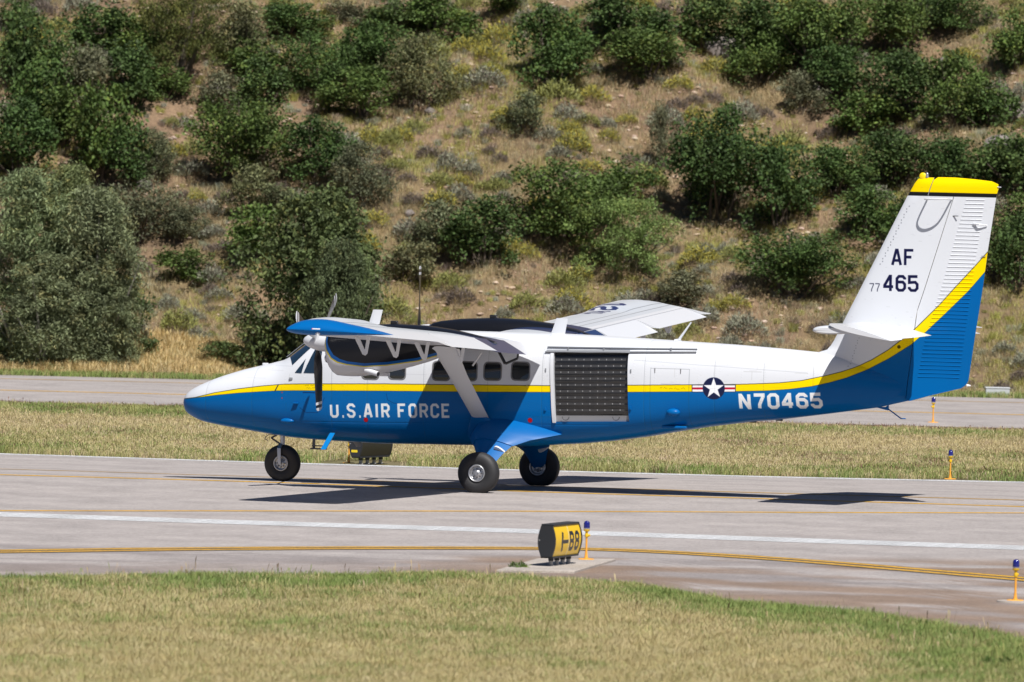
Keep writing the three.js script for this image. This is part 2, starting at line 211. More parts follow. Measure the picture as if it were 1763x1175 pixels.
{
  const ctx = liveryCanvas.getContext('2d');
  for (const side of [0, 1]) {
    const X = x => x * LS, Y = y => (LTOP - y) * LS + side * LROW;
    ctx.save(); ctx.beginPath(); ctx.rect(0, side * LROW, 2048, LROW); ctx.clip();
    ctx.fillStyle = BLUE; ctx.fillRect(0, side * LROW, 2048, LROW);
    const path = (a) => { a.forEach((p, i) => i ? ctx.lineTo(X(p[0]), Y(p[1])) : ctx.moveTo(X(p[0]), Y(p[1]))); };
    ctx.fillStyle = WHITE; ctx.beginPath(); ctx.moveTo(0, Y(1.47)); path2(UP); ctx.lineTo(2048, Y(6.3)); ctx.lineTo(0, Y(6.3)); ctx.closePath(); ctx.fill();
    function path2(a) { for (const p of a) ctx.lineTo(X(p[0]), Y(p[1])); }
    ctx.fillStyle = YEL; ctx.beginPath(); path(UP); path2([...LO].reverse()); ctx.closePath(); ctx.fill();
    ctx.strokeStyle = '#33321f'; ctx.lineWidth = 1.5; ctx.beginPath(); path(UP); ctx.stroke(); ctx.lineWidth = 0.9; ctx.beginPath(); path(LO); ctx.stroke();
    // fin cap
    ctx.fillStyle = YEL; ctx.fillRect(X(13), Y(6.2), X(3), Y(5.70) - Y(6.2)); ctx.fillStyle = '#191a1c'; ctx.fillRect(X(13), Y(5.705), X(3), Y(5.635) - Y(5.705));
    // panel joints
    ctx.strokeStyle = 'rgba(90,96,104,0.35)'; ctx.lineWidth = 0.9;
    for (const x of [0.62, 1.62, 3.25, 3.95, 5.05, 6.3, 7.35, 9.3, 10.6, 11.5, 12.4]) { ctx.beginPath(); ctx.moveTo(X(x), Y(2.9)); ctx.lineTo(X(x), Y(0.9)); ctx.stroke(); }
    ctx.beginPath(); ctx.moveTo(X(9.1), Y(2.5)); ctx.lineTo(X(12.3), Y(2.35)); ctx.stroke();
    // hatch outlines
    ctx.strokeStyle = 'rgba(60,66,74,0.5)'; ctx.strokeRect(X(9.42), Y(2.36), X(0.72), 1.25 * LS);
    ctx.strokeStyle = 'rgba(8,20,60,0.6)'; ctx.lineWidth = 1.2; ctx.beginPath(); ctx.moveTo(X(2.62), Y(1.42)); ctx.lineTo(X(2.75), Y(1.33)); ctx.lineTo(X(2.98), Y(1.34)); ctx.lineTo(X(3.12), Y(1.62)); ctx.stroke();
    ctx.beginPath(); ctx.moveTo(X(2.68), Y(1.705)); ctx.lineTo(X(3.0), Y(1.705)); ctx.lineWidth = 2.4; ctx.stroke();
    ctx.lineWidth = 1.1; ctx.beginPath(); ctx.moveTo(X(4.33), Y(1.74)); ctx.lineTo(X(4.36), Y(1.62)); ctx.lineTo(X(4.48), Y(1.56)); ctx.lineTo(X(4.75), Y(1.56)); ctx.stroke();
    // nose mark on the stripe
    ctx.strokeStyle = '#2a3138'; ctx.lineWidth = 2.6; ctx.beginPath(); ctx.moveTo(X(2.17), Y(1.83)); ctx.lineTo(X(2.1), Y(1.7)); ctx.stroke();
    // red dots
    ctx.fillStyle = '#b3121c'; for (const [x, y, r] of [[3.93, 1.235, 0.043], [7.13, 1.33, 0.045]]) { ctx.beginPath(); ctx.arc(X(x), Y(y), r * LS, 0, 7); ctx.fill(); }
    ctx.fillStyle = '#8d3b53'; for (const [x, y] of [[2.255, 1.69], [2.257, 1.585]]) { ctx.beginPath(); ctx.arc(X(x), Y(y), 0.016 * LS, 0, 7); ctx.fill(); }
    // faint handwriting on the stripe (too small to read)
    const scrib = (x0, x1, y, seed) => { const r = rng(seed); ctx.strokeStyle = 'rgba(70,64,20,0.75)'; ctx.lineWidth = 0.8; let x = X(x0); while (x < X(x1)) { const w = 5 + r() * 9; ctx.beginPath(); ctx.moveTo(x, Y(y)); for (let k = 1; k < 5; k++) ctx.lineTo(x + w * k / 4, Y(y) - (r() - 0.2) * 5); ctx.stroke(); x += w + 3; } };
    scrib(2.72, 3.1, 1.838, 3); scrib(2.75, 3.06, 1.78, 5); scrib(9.6, 10.05, 1.995, 8);
    // lettering
    const flip = side === 1;
    const put = (x, y, tilt, f) => { ctx.save(); ctx.translate(X(x), Y(y)); if (flip) ctx.scale(-1, 1); ctx.rotate(flip ? tilt : -tilt); f(); ctx.restore(); };
    put(flip ? 5.575 : 3.234, flip ? 1.325 : 1.25, 0.031, () => block(ctx, 'U.S.AIR FORCE', 0, 0, 0.268 * LS, 22.0, 5.8, 6.2, '#dfe0e3'));
    put(flip ? 12.575 : 11.06, flip ? 1.71 : 1.648, 0.04, () => block(ctx, 'N70465', 0, 0, 0.293 * LS, 28.4, 5.3, 8, '#e4e5e7'));
    put(flip ? 14.19 : 13.75, 4.352, 0.014, () => block(ctx, 'AF', 0, 0, 0.305 * LS, 25, 5.5, 6.4, '#15173a'));
    put(flip ? 14.275 : 13.607, 3.873, 0.014, () => block(ctx, '465', 0, 0, 0.305 * LS, 25.8, 4.4, 6.6, '#15173a'));
    put(flip ? 13.54 : 13.335, 3.866, 0.014, () => block(ctx, '77', 0, 0, 0.15 * LS, 11.6, 3, 2.1, '#33354a'));
    // national roundel
    const rx = X(10.597), ry = Y(2.023), rr = 0.203 * LS;
    ctx.save(); ctx.translate(rx, ry); ctx.rotate(-0.03);
    ctx.fillStyle = '#1b2038'; ctx.fillRect(-rr * 1.99, -rr * 0.335, rr * 3.98, rr * 0.68); ctx.fillStyle = '#e8e8ea'; ctx.fillRect(-rr * 1.93, -rr * 0.28, rr * 3.86, rr * 0.57); ctx.fillStyle = '#b01a34'; ctx.fillRect(-rr * 1.93, -rr * 0.085, rr * 3.86, rr * 0.18);
    ctx.fillStyle = '#1b2142'; ctx.beginPath(); ctx.arc(0, 0, rr, 0, 7); ctx.fill(); ctx.fillStyle = '#e9e9ec'; ctx.beginPath();
    for (let k = 0; k < 10; k++) { const a = -Math.PI / 2 + k * Math.PI / 5, q = k % 2 ? rr * 0.372 : rr * 0.97; ctx.lineTo(Math.cos(a) * q, Math.sin(a) * q); } ctx.closePath(); ctx.fill(); ctx.restore();
    // rivet smudges along the fin front
    ctx.fillStyle = 'rgba(70,74,84,0.7)'; for (let k = 0; k < 22; k++) { ctx.fillRect(X(lerp(13.52, 14.02, k / 21)) + (k % 2) * 3, Y(lerp(4.38, 5.45, k / 21)), 2, 3); }
    for (let k = 0; k < 12; k++) { ctx.fillStyle = 'rgba(90,94,104,0.45)'; ctx.fillRect(X(lerp(13.0, 13.15, k / 11)) + (k % 2) * 2, Y(lerp(2.5, 3.02, k / 11)), 2, 2.4); }
    ctx.fillStyle = 'rgba(60,50,20,0.8)'; ctx.beginPath(); ctx.arc(X(13.93), Y(2.87), 4.2, 0, 7); ctx.fill();
    // rivet rows, rain and oil streaks
    ctx.fillStyle = 'rgba(40,46,56,0.22)'; for (const x of [0.62, 1.62, 3.25, 3.95, 5.05, 6.3, 7.35, 9.3, 10.6, 11.5, 12.4]) for (let y = 0.95; y < 2.9; y += 0.045) ctx.fillRect(X(x) + 3, Y(y), 1, 1);
    for (const y of [1.12, 1.62, 2.5]) for (let x = 1.2; x < 12.6; x += 0.05) ctx.fillRect(X(x), Y(y), 1, 1);
    { const q = rng(70 + side); for (let k = 0; k < 130; k++) { const x = 1 + q() * 13, y = 0.85 + q() * 1.9, l = 6 + q() * 60; ctx.fillStyle = `rgba(${q() < 0.5 ? '60,54,44' : '40,46,58'},${0.04 + 0.09 * q()})`; q() < 0.5 ? ctx.fillRect(X(x), Y(y), l, 1 + q() * 1.2) : ctx.fillRect(X(x), Y(y), 1 + q(), l * 0.35); } }
    // grime specks
    const r = rng(40 + side); for (let k = 0; k < 900; k++) { ctx.fillStyle = `rgba(70,72,70,${0.03 + r() * 0.08})`; ctx.fillRect(r() * 2048, side * LROW + r() * LROW, 1 + r() * 9, 1 + r()); }
    ctx.restore();
  }
}
const liveryTex = new THREE.CanvasTexture(liveryCanvas); liveryTex.colorSpace = THREE.SRGBColorSpace; liveryTex.magFilter = THREE.LinearFilter; liveryTex.anisotropy = 8;
const livUV = (x, y, z) => [x * LS / 2048, 1 - ((LTOP - y) * LS + (z < -1e-6 ? LROW : 0)) / (LROW * 2)];
const skinBump = tileTex(256, (i, j, n) => { const v = 128 + 60 * (tnoise(i, j, n, 4) - 0.5) + 60 * (tnoise(i, j, n, 9) - 0.5); return [v, v, v]; });
const skinCanvas = document.createElement('canvas'); skinCanvas.width = 2048; skinCanvas.height = LROW * 2; // relief of the skin: lapped joints, rivet heads, slight waviness
{
  const ctx = skinCanvas.getContext('2d'); ctx.fillStyle = '#808080'; ctx.fillRect(0, 0, 2048, LROW * 2); const q = rng(91);
  for (let k = 0; k < 700; k++) { const x = q() * 2048, y = q() * LROW * 2, R = 14 + q() * 40, g = ctx.createRadialGradient(x, y, 0, x, y, R), v = q() < 0.5 ? 255 : 0; g.addColorStop(0, `rgba(${v},${v},${v},0.10)`); g.addColorStop(1, `rgba(${v},${v},${v},0)`); ctx.fillStyle = g; ctx.fillRect(x - R, y - R, 2 * R, 2 * R); }
  for (const side of [0, 1]) { const X = x => x * LS, Y = y => (LTOP - y) * LS + side * LROW;
    ctx.strokeStyle = 'rgba(20,20,20,0.8)'; ctx.lineWidth = 1.4; for (const x of [0.62, 1.62, 3.25, 3.95, 5.05, 6.3, 7.35, 9.3, 10.6, 11.5, 12.4]) { ctx.beginPath(); ctx.moveTo(X(x), Y(2.9)); ctx.lineTo(X(x), Y(0.9)); ctx.stroke(); }
    for (const y of [1.12, 2.5]) { ctx.beginPath(); ctx.moveTo(X(1), Y(y)); ctx.lineTo(X(12.5), Y(y + 0.25)); ctx.stroke(); }
    ctx.fillStyle = 'rgba(230,230,230,0.8)'; for (let x = 0.7; x < 12.5; x += 0.4) for (let y = 0.95; y < 2.9; y += 0.05) ctx.fillRect(X(x), Y(y), 1.4, 1.4); }
}
const skinTex = new THREE.CanvasTexture(skinCanvas); skinTex.magFilter = THREE.LinearFilter;
const liveryMat = phys({ map: liveryTex, bumpMap: skinTex, bumpScale: 0.012, roughness: 0.36, specularIntensity: 0.16, clearcoat: 0.12, clearcoatRoughness: 0.06 });
const whitePaint = phys({ color: C(0.645, 0.66, 0.69), roughness: 0.36, clearcoat: 0.25, clearcoatRoughness: 0.15 });
const bluePaint = phys({ color: new THREE.Color(BLUE), roughness: 0.42, specularIntensity: 0.25, clearcoat: 0.1, clearcoatRoughness: 0.15 });
const darkGlass = phys({ color: C(0.018, 0.02, 0.022), roughness: 0.06, clearcoat: 1, clearcoatRoughness: 0.03 });
const tealGlass = phys({ color: C(0.012, 0.03, 0.055), roughness: 0.06, clearcoat: 1, clearcoatRoughness: 0.03 });
const rubber = std({ color: C(0.022, 0.022, 0.024), roughness: 0.62 });
const blackPaint = phys({ color: C(0.012, 0.012, 0.014), roughness: 0.32, clearcoat: 0.4, clearcoatRoughness: 0.2 });
const alloy = std({ color: C(0.55, 0.56, 0.58), metalness: 0.85, roughness: 0.38 });
const darkMetal = std({ color: C(0.09, 0.09, 0.1), metalness: 0.5, roughness: 0.5 });
const greyPaint = std({ color: C(0.24, 0.25, 0.27), roughness: 0.5 });
const seal = std({ color: C(0.16, 0.16, 0.17), roughness: 0.8 });
// ---- fuselage
function ring(x, n = 56) { const t = topY(x), b = botY(x), c = (t + b) / 2, h = (t - b) / 2, w = halfW(x), e = 2 / expN(x), L = []; for (let k = 0; k <= n; k++) { const a = -Math.PI / 2 + Math.PI * k / n, s = Math.sin(a), q = Math.cos(a); L.push([x, c + h * Math.sign(s) * Math.pow(Math.abs(s), e), w * Math.pow(Math.max(0, q), e)]); } return L; }
let fusGeo;
{
  const xs = [0.03, 0.036, 0.045, 0.06, 0.086, 0.115, 0.15, 0.2, 0.26, 0.33, 0.41, 0.52]; for (let x = 0.64; x < 14.05; x += 0.13) xs.push(x); xs.push(14.09);
  const left = xs.map(x => ring(x));
  const half = (s) => { const n = left[0].length, pos = [], uv = [], idx = []; left.forEach(L => L.forEach(p => { pos.push(p[0], p[1], p[2] * s); const u = livUV(p[0], p[1], s); uv.push(u[0], u[1]); })); for (let i = 0; i < xs.length - 1; i++) for (let j = 0; j < n - 1; j++) { const a = i * n + j, b = a + 1, c = a + n, d = c + 1; s > 0 ? idx.push(a, c, b, b, c, d) : idx.push(a, b, c, b, d, c); }
    for (const e of [0, xs.length - 1]) for (let j = 1; j < n - 1; j++) { const o = e * n, f = e === 0; (f === (s > 0)) ? idx.push(o, o + j, o + j + 1) : idx.push(o, o + j + 1, o + j); }
    const g = new THREE.BufferGeometry(); g.setAttribute('position', new THREE.Float32BufferAttribute(pos, 3)); g.setAttribute('uv', new THREE.Float32BufferAttribute(uv, 2)); g.setIndex(idx); return g; };
  // normals from the surface itself so that the two halves join without a seam
  const A = half(1), B = half(-1); for (const g of [A, B]) { g.computeVertexNormals(); const P = g.attributes.position, N = g.attributes.normal; for (let i = 0; i < P.count; i++) if (Math.abs(P.getZ(i)) < 1e-4 && P.getX(i) > 0.04 && P.getX(i) < 14.0) { const v = new THREE.Vector3(N.getX(i), N.getY(i), 0).normalize(); N.setXYZ(i, v.x, v.y, v.z); } }
  fusGeo = mergeGeometries([A, B]);
}
const DOOR = [[7.565, 1.318], [9.022, 1.365], [8.974, 2.635], [7.525, 2.59]];
const WIN = [[5.224, 2.01, 5.565, 2.362], [5.745, 2.022, 6.09, 2.373], [6.223, 2.045, 6.563, 2.376], [6.757, 2.062, 7.108, 2.397], [3.845, 1.988, 4.18, 2.33], [4.365, 2.003, 4.70, 2.345]];
const roundRect = (x0, y0, x1, y1, r, slant = 0) => { const s = new THREE.Shape(); const m = x => slant * (x - x0); s.moveTo(x0 + r, y0); s.lineTo(x1 - r, y0 + m(x1)); s.quadraticCurveTo(x1, y0 + m(x1), x1, y0 + r + m(x1)); s.lineTo(x1, y1 - r + m(x1)); s.quadraticCurveTo(x1, y1 + m(x1), x1 - r, y1 + m(x1)); s.lineTo(x0 + r, y1); s.quadraticCurveTo(x0, y1, x0, y1 - r); s.lineTo(x0, y0 + r); s.quadraticCurveTo(x0, y0, x0 + r, y0); return s; };
const poly = pts => { const s = new THREE.Shape(); pts.forEach((p, i) => i ? s.lineTo(p[0], p[1]) : s.moveTo(p[0], p[1])); s.closePath(); return s; };
{
  const ev = new Evaluator(); ev.attributes = ['position', 'normal', 'uv']; ev.useGroups = false;
  const cut = (shape, z0, z1) => { const g = new THREE.ExtrudeGeometry(shape, { depth: z1 - z0, bevelEnabled: false, curveSegments: 6 }); g.translate(0, 0, z0); const P = g.attributes.position, U = g.attributes.uv; for (let i = 0; i < P.count; i++) { const u = livUV(P.getX(i), P.getY(i), P.getZ(i)); U.setXY(i, u[0], u[1]); } return g; };
  const brush = g => { const b = new Brush(g); b.updateMatrixWorld(); return b; };
  let r = brush(fusGeo);
  const tools = [cut(poly(DOOR), 0.62, 1.3)];
  for (const s of [1, -1]) for (const w of WIN) { const d = Math.min(surfZ(w[0], w[1]), surfZ(w[2], w[3]), surfZ((w[0] + w[2]) / 2, w[3])) - 0.03; tools.push(s > 0 ? cut(roundRect(w[0], w[1], w[2], w[3], 0.085), d, 1.2) : cut(roundRect(w[0], w[1], w[2], w[3], 0.085), -1.2, -d)); }
  for (const t of tools) r = ev.evaluate(r, brush(t), SUBTRACTION);
  fusGeo = r.geometry; fusGeo.clearGroups();
}
const fus = mesh('fuselage', fusGeo, liveryMat, plane, 'fuselage white above, blue below, with a yellow stripe');
// surface patches (rings from the middle out, each vertex on the skin plus an offset)
function skinPatch(pts, off, s = 1, rings = 6, inset = 1) {
  let cx = 0, cy = 0; for (const p of pts) { cx += p[0] / pts.length; cy += p[1] / pts.length; }
  const n = pts.length, pos = [], idx = [], uv = []; const P = (x, y) => { pos.push(x, y, s * (surfZ(x, y) + off)); uv.push(x, y); };
  P(cx, cy); for (let k = 1; k <= rings; k++) for (let j = 0; j < n; j++) P(lerp(cx, pts[j][0], inset * k / rings), lerp(cy, pts[j][1], inset * k / rings));
  for (let j = 0; j < n; j++) { const a = 1 + j, b = 1 + (j + 1) % n; s > 0 ? idx.push(0, a, b) : idx.push(0, b, a); }
  for (let k = 1; k < rings; k++) for (let j = 0; j < n; j++) { const a = 1 + (k - 1) * n + j, b = 1 + (k - 1) * n + (j + 1) % n, c = a + n, d = b + n; s > 0 ? idx.push(a, c, b, b, c, d) : idx.push(a, b, c, b, d, c); }
  const g = new THREE.BufferGeometry(); g.setAttribute('position', new THREE.Float32BufferAttribute(pos, 3)); g.setAttribute('uv', new THREE.Float32BufferAttribute(uv, 2)); g.setIndex(idx); g.computeVertexNormals(); return g;
}
const dens = (pts, m = 8) => { const o = []; pts.forEach((p, i) => { const q = pts[(i + 1) % pts.length]; for (let k = 0; k < m; k++) o.push([lerp(p[0], q[0], k / m), lerp(p[1], q[1], k / m)]); }); return o; };
for (const s of [1, -1]) {
  for (const w of WIN) {
    const pts = roundRect(w[0] + 0.004, w[1] + 0.004, w[2] - 0.004, w[3] - 0.004, 0.083).getSpacedPoints(44).slice(0, 44).map(p => [p.x, p.y]);
    const pane = mesh('cabin_window', skinPatch(pts, -0.012, s), darkGlass, fus);
    const outer = roundRect(w[0] - 0.012, w[1] - 0.012, w[2] + 0.012, w[3] + 0.012, 0.097).getSpacedPoints(44).slice(0, 44), inn = roundRect(w[0] + 0.012, w[1] + 0.012, w[2] - 0.012, w[3] - 0.012, 0.08).getSpacedPoints(44).slice(0, 44);
    mesh('window_seal', loft([outer.map(p => [p.x, p.y, s * (surfZ(p.x, p.y) + 0.002)]), inn.map(p => [p.x, p.y, s * (surfZ(p.x, p.y) + 0.004)]), inn.map(p => [p.x, p.y, s * (surfZ(p.x, p.y) - 0.014)])].slice(0, 3), { cap: false, crease: 0.6 }), seal, fus);
  }
  // cockpit glazing
  mesh('cockpit_quarter_window', skinPatch(dens([[2.50, 2.062], [2.645, 2.06], [2.705, 2.33]]), 0.006, s), tealGlass, fus);
  mesh('cockpit_side_window', skinPatch(dens([[2.685, 2.066], [3.03, 2.07], [3.03, 2.5], [2.865, 2.5]]), 0.006, s), tealGlass, fus);
  { // windscreen half: from the centre post round to the side post
    const nu = 10, nv = 10, pos = [], idx = [], uv = [];
    for (let j = 0; j <= nv; j++) for (let i = 0; i <= nu; i++) {
      const v = j / nv, u = i / nu, x = lerp(lerp(2.17, 2.62, v), lerp(2.43, 2.765, v), u), yEdge = lerp(2.195, 2.525, v), y = lerp(topY(x) - 0.012, yEdge, Math.pow(u, 1.6));
      pos.push(x - 0.006, y + 0.008, s * Math.max(0.03 + 0.01 * u, surfZ(x, Math.min(y, topY(x) - 0.004)) + 0.004)); uv.push(u, v);
    }
    for (let j = 0; j < nv; j++) for (let i = 0; i < nu; i++) { const a = j * (nu + 1) + i, b = a + 1, c = a + nu + 1, d = c + 1; s > 0 ? idx.push(a, b, c, b, d, c) : idx.push(a, c, b, b, c, d); }
    const g = new THREE.BufferGeometry(); g.setAttribute('position', new THREE.Float32BufferAttribute(pos, 3)); g.setAttribute('uv', new THREE.Float32BufferAttribute(uv, 2)); g.setIndex(idx); g.computeVertexNormals();
    mesh('windscreen_pane', g, tealGlass, fus);
  }
  mesh('windscreen_wiper', rod([2.1, 2.33, s * 0.14], [2.5, 2.63, s * 0.2], 0.008), greyPaint, fus);
  // small skin fittings
  mesh('step', box(0.1, 0.02, 0.06, 2.55, 1.5, s * (surfZ(2.55, 1.5) + 0.02), 0.006), bluePaint, fus);
  mesh('vent', box(0.07, 0.05, 0.03, 2.43, 1.95, s * (surfZ(2.43, 1.95) + 0.006), 0.01), greyPaint, fus);
  { const g = new THREE.SphereGeometry(1, 20, 12); g.scale(0.135, 0.05, 0.06); g.translate(2.35, 1.16, s * (surfZ(2.35, 1.16) + 0.005)); mesh('air_scoop', g, bluePaint, fus, 'bright blue bulged scoop low on the nose'); }
  { const g = new THREE.SphereGeometry(1, 20, 12); g.scale(0.13, 0.075, 0.09); g.translate(9.85, 1.56, s * (surfZ(9.85, 1.56) + 0.01)); mesh('tail_scoop', g, bluePaint, fus); mesh('step_ledge', box(0.46, 0.05, 0.12, 9.83, 1.285, s * (surfZ(9.83, 1.3) + 0.03), 0.015), bluePaint, fus); }
  mesh('static_port', rod([7.08, 1.95, s * surfZ(7.08, 1.95)], [7.08, 1.955, s * (surfZ(7.08, 1.95) + 0.05)], 0.02), std({ color: C(0.7, 0.55, 0.02), roughness: 0.5 }), fus);
  for (const [x, y] of [[7.42, 2.27], [9.05, 2.3]]) mesh('latch', box(0.02, 0.06, 0.02, x, y, s * (surfZ(x, y) + 0.006)), greyPaint, fus);
  for (const [x, y] of [[7.43, 1.55], [9.06, 1.62]]) mesh('latch', box(0.03, 0.06, 0.03, x, y, s * (surfZ(x, y) + 0.01)), bluePaint, fus);
  for (const dx of [9.5, 9.98]) mesh('hatch_hinge', box(0.012, 0.09, 0.012, dx, 2.32, s * (surfZ(dx, 2.32) + 0.004)), seal, fus);
}
// ---- cargo door with its roll-up shutter
{
  const door = new THREE.Group(); door.name = 'cargo_door'; door.userData.label = 'open cargo doorway closed by a dark slatted roll-up shutter'; plane.add(door);
  const zAt = (x, y) => surfZ(x, y);
  const jamb = []; for (let k = 0; k <= 14; k++) { const y = lerp(1.3, 2.6, k / 14), x0 = lerp(7.567, 7.49, k / 14), x1 = x0 + 0.062; jamb.push([[x0, y, zAt(x0, y) - 0.05], [x1, y, zAt(x1, y) - 0.05], [x1, y, zAt(x1, y) + 0.022], [x0, y, zAt(x0, y) + 0.022]]); }
  mesh('door_jamb', loft(jamb, { crease: 0.6 }), whitePaint, door);
  const slatMat = [0.012, 0.009, 0.014].map(v => phys({ color: C(v, v, v * 1.05), roughness: 0.12, bumpMap: skinBump, bumpScale: 0.02, clearcoat: 0.5, clearcoatRoughness: 0.05 }));
  const strap = phys({ color: C(0.045, 0.045, 0.047), roughness: 0.32 }), rivet = std({ color: C(0.34, 0.34, 0.35), roughness: 0.5 });
  const rivGeo = box(0.013, 0.026, 0.008);
  const rows = 10, y0 = 1.455, y1 = 2.615;
  for (let k = 0; k < rows; k++) {
    const a = lerp(y0, y1, k / rows), b = lerp(y0, y1, (k + 1) / rows), rings = [];
    for (let q = 0; q <= 6; q++) { const v = q / 6, y = lerp(a, b, v), bulge = 0.006 * Math.sin(Math.PI * v); const L = []; for (const [x, e] of [[7.56, -0.012], [8.29, -0.012], [9.03, -0.012]]) L.push([x, y + 0.03 * (x - 8.29), zAt(x, y) - 0.05 + bulge]); rings.push(L); }
    const g = loft(rings, { cap: false, closed: false });
    const sl = mesh('slat', g, slatMat[k % 3], door);
    if (k < rows - 1) {
      const yb = b - 0.016; mesh('slat_joint', loft([yb - 0.024, yb + 0.02].map(y => [7.575, 8.29, 8.93].map(x => [x, y + 0.03 * (x - 8.29), zAt(x, y) - 0.0425])), { cap: false, closed: false }), strap, door);
      for (let c = 0; c < 9; c++) { const x = 7.70 + c * 0.1435, y = yb + 0.03 * (x - 8.29); mesh('rivet', rivGeo, rivet, door).position.set(x, y, zAt(x, y) - 0.04); }
    }
  }
  mesh('bottom_rail', loft([1.345, 1.455].map(y => [7.58, 8.29, 9.02].map(x => [x, y + 0.03 * (x - 8.29), zAt(x, y) - 0.03])), { cap: false, closed: false }), std({ color: C(0.28, 0.28, 0.29), roughness: 0.5 }), door);
  for (const x of [7.82, 8.79]) { const g = new THREE.TorusGeometry(0.065, 0.007, 6, 16, Math.PI); g.rotateX(Math.PI); g.translate(x, 1.435 + 0.03 * (x - 8.29), 0.862); mesh('pull_loop', g, darkMetal, door); }
  mesh('sill', loft([1.318, 1.342].map(y => [7.57, 8.29, 9.022].map(x => [x, y + 0.03 * (x - 8.29), zAt(x, y) - 0.012])), { cap: false, closed: false }), std({ color: C(0.35, 0.14, 0.12), roughness: 0.6 }), door);
  for (const [ya, yb, r] of [[2.692, 2.728, 0.013], [2.605, 2.676, 0.017]]) { const x0 = ya > 2.65 ? 7.415 : 7.39, x1 = 10.228, a = [x0, ya, surfZ(x0, ya) + 0.035], L = []; for (let k = 0; k < 6; k++) { const t = k / 5, x = lerp(x0, x1, t), y = lerp(ya, yb, t); L.push(new THREE.Vector3(x, y, surfZ(x, y) + 0.03)); } mesh('door_rail', new THREE.TubeGeometry(new THREE.CatmullRomCurve3(L), 30, r, 6), greyPaint, door); }
  for (const x of [7.82, 8.5, 9.75]) { const y = lerp(2.6, 2.66, (x - 7.4) / 2.8); mesh('rail_bracket', box(0.02, 0.1, 0.03, x, y + 0.045, surfZ(x, y + 0.045) + 0.02), greyPaint, door); }
  mesh('drip_strip', loft([0, 1].map(t => [7.40, 8.2, 9.0].map(x => [x, lerp(2.66, 2.605, t) + 0.028 * (x - 7.4) - 0.02, surfZ(x, 2.64) + lerp(0.002, 0.05, t)])), { cap: false, closed: false }), greyPaint, door);
}
// ---- fin and rudder
const finLE = table([[1.9, 13.3], [2.4, 12.5], [2.6, 12.3], [2.70, 12.30], [2.745, 12.47], [2.785, 12.555], [2.893, 12.64], [3.022, 12.706], [3.325, 12.852], [3.88, 13.13], [5.632, 14.0], [5.699, 14.038], [5.85, 14.12], [5.916, 14.17], [5.955, 14.21], [5.972, 14.27]]);
const finTE = table([[1.9, 14.078], [2.16, 14.095], [3.525, 14.245], [3.915, 14.37], [5.636, 14.884], [5.644, 14.40], [5.71, 14.415], [5.972, 14.50]]);
const rudTE = table([[1.89, 14.16], [2.0, 14.53], [2.148, 15.097], [2.2, 15.17], [2.279, 15.226], [3.208, 15.346], [3.946, 15.452], [4.67, 15.535], [5.694, 15.677], [5.758, 15.712], [5.915, 15.70], [5.94, 15.5], [5.965, 15.2], [5.982, 14.9]]);
const rudLE = table([[1.89, 14.09], [2.16, 14.107], [3.525, 14.257], [3.915, 14.382], [5.638, 14.897], [5.646, 14.418], [5.71, 14.43], [5.93, 14.50], [5.982, 14.57]]);
const finT = y => lerp(0.125, 0.075, clamp((y - 2.6) / 3.3, 0, 1)) * (1 - 0.75 * smooth(5.86, 5.985, y));
const naca = s => 5 * (0.2969 * Math.sqrt(s) - 0.126 * s - 0.3516 * s * s + 0.2843 * s ** 3 - 0.1036 * s ** 4) / 0.5; // 1 at its thickest
const finHalf = (x, y) => finT(y) * clamp(naca(clamp((x - finLE(y)) / (rudTE(Math.max(2.3, y)) - finLE(y)), 0, 1)), 0.02, 1);
function finGeo(ys, le, te, n = 18) {
  const rings = ys.map(y => { const a = le(y), b = te(y), L = []; for (let k = 0; k <= n; k++) { const t = 1 - Math.pow(1 - k / n, 1), x = lerp(a, b, t * t * 0.35 + t * 0.65); L.push([x, y, finHalf(x, y)]); } for (let k = n; k >= 0; k--) { const t = k / n, x = lerp(a, b, t * t * 0.35 + t * 0.65); L.push([x, y, -finHalf(x, y)]); } return L; });
  return loft(rings, { uv: (x, y, z) => livUV(x, y, z), crease: 0.7 });
}
const yl = (a, b, n) => Array.from({ length: n + 1 }, (_, k) => lerp(a, b, k / n));
const fin = mesh('tail_fin', finGeo([...yl(1.98, 3.02, 13), ...yl(3.1, 5.63, 16), 5.636, 5.644, 5.7, 5.8, 5.85, 5.9, 5.94, 5.96, 5.972], finLE, finTE), liveryMat, plane, 'white tail fin with yellow cap');
const rud = mesh('rudder', finGeo([...yl(1.89, 2.3, 8), ...yl(2.4, 5.62, 20), 5.638, 5.646, 5.7, 5.8, 5.88, 5.93, 5.96, 5.982], rudLE, rudTE), liveryMat, plane, 'ribbed rudder, white above and blue below');
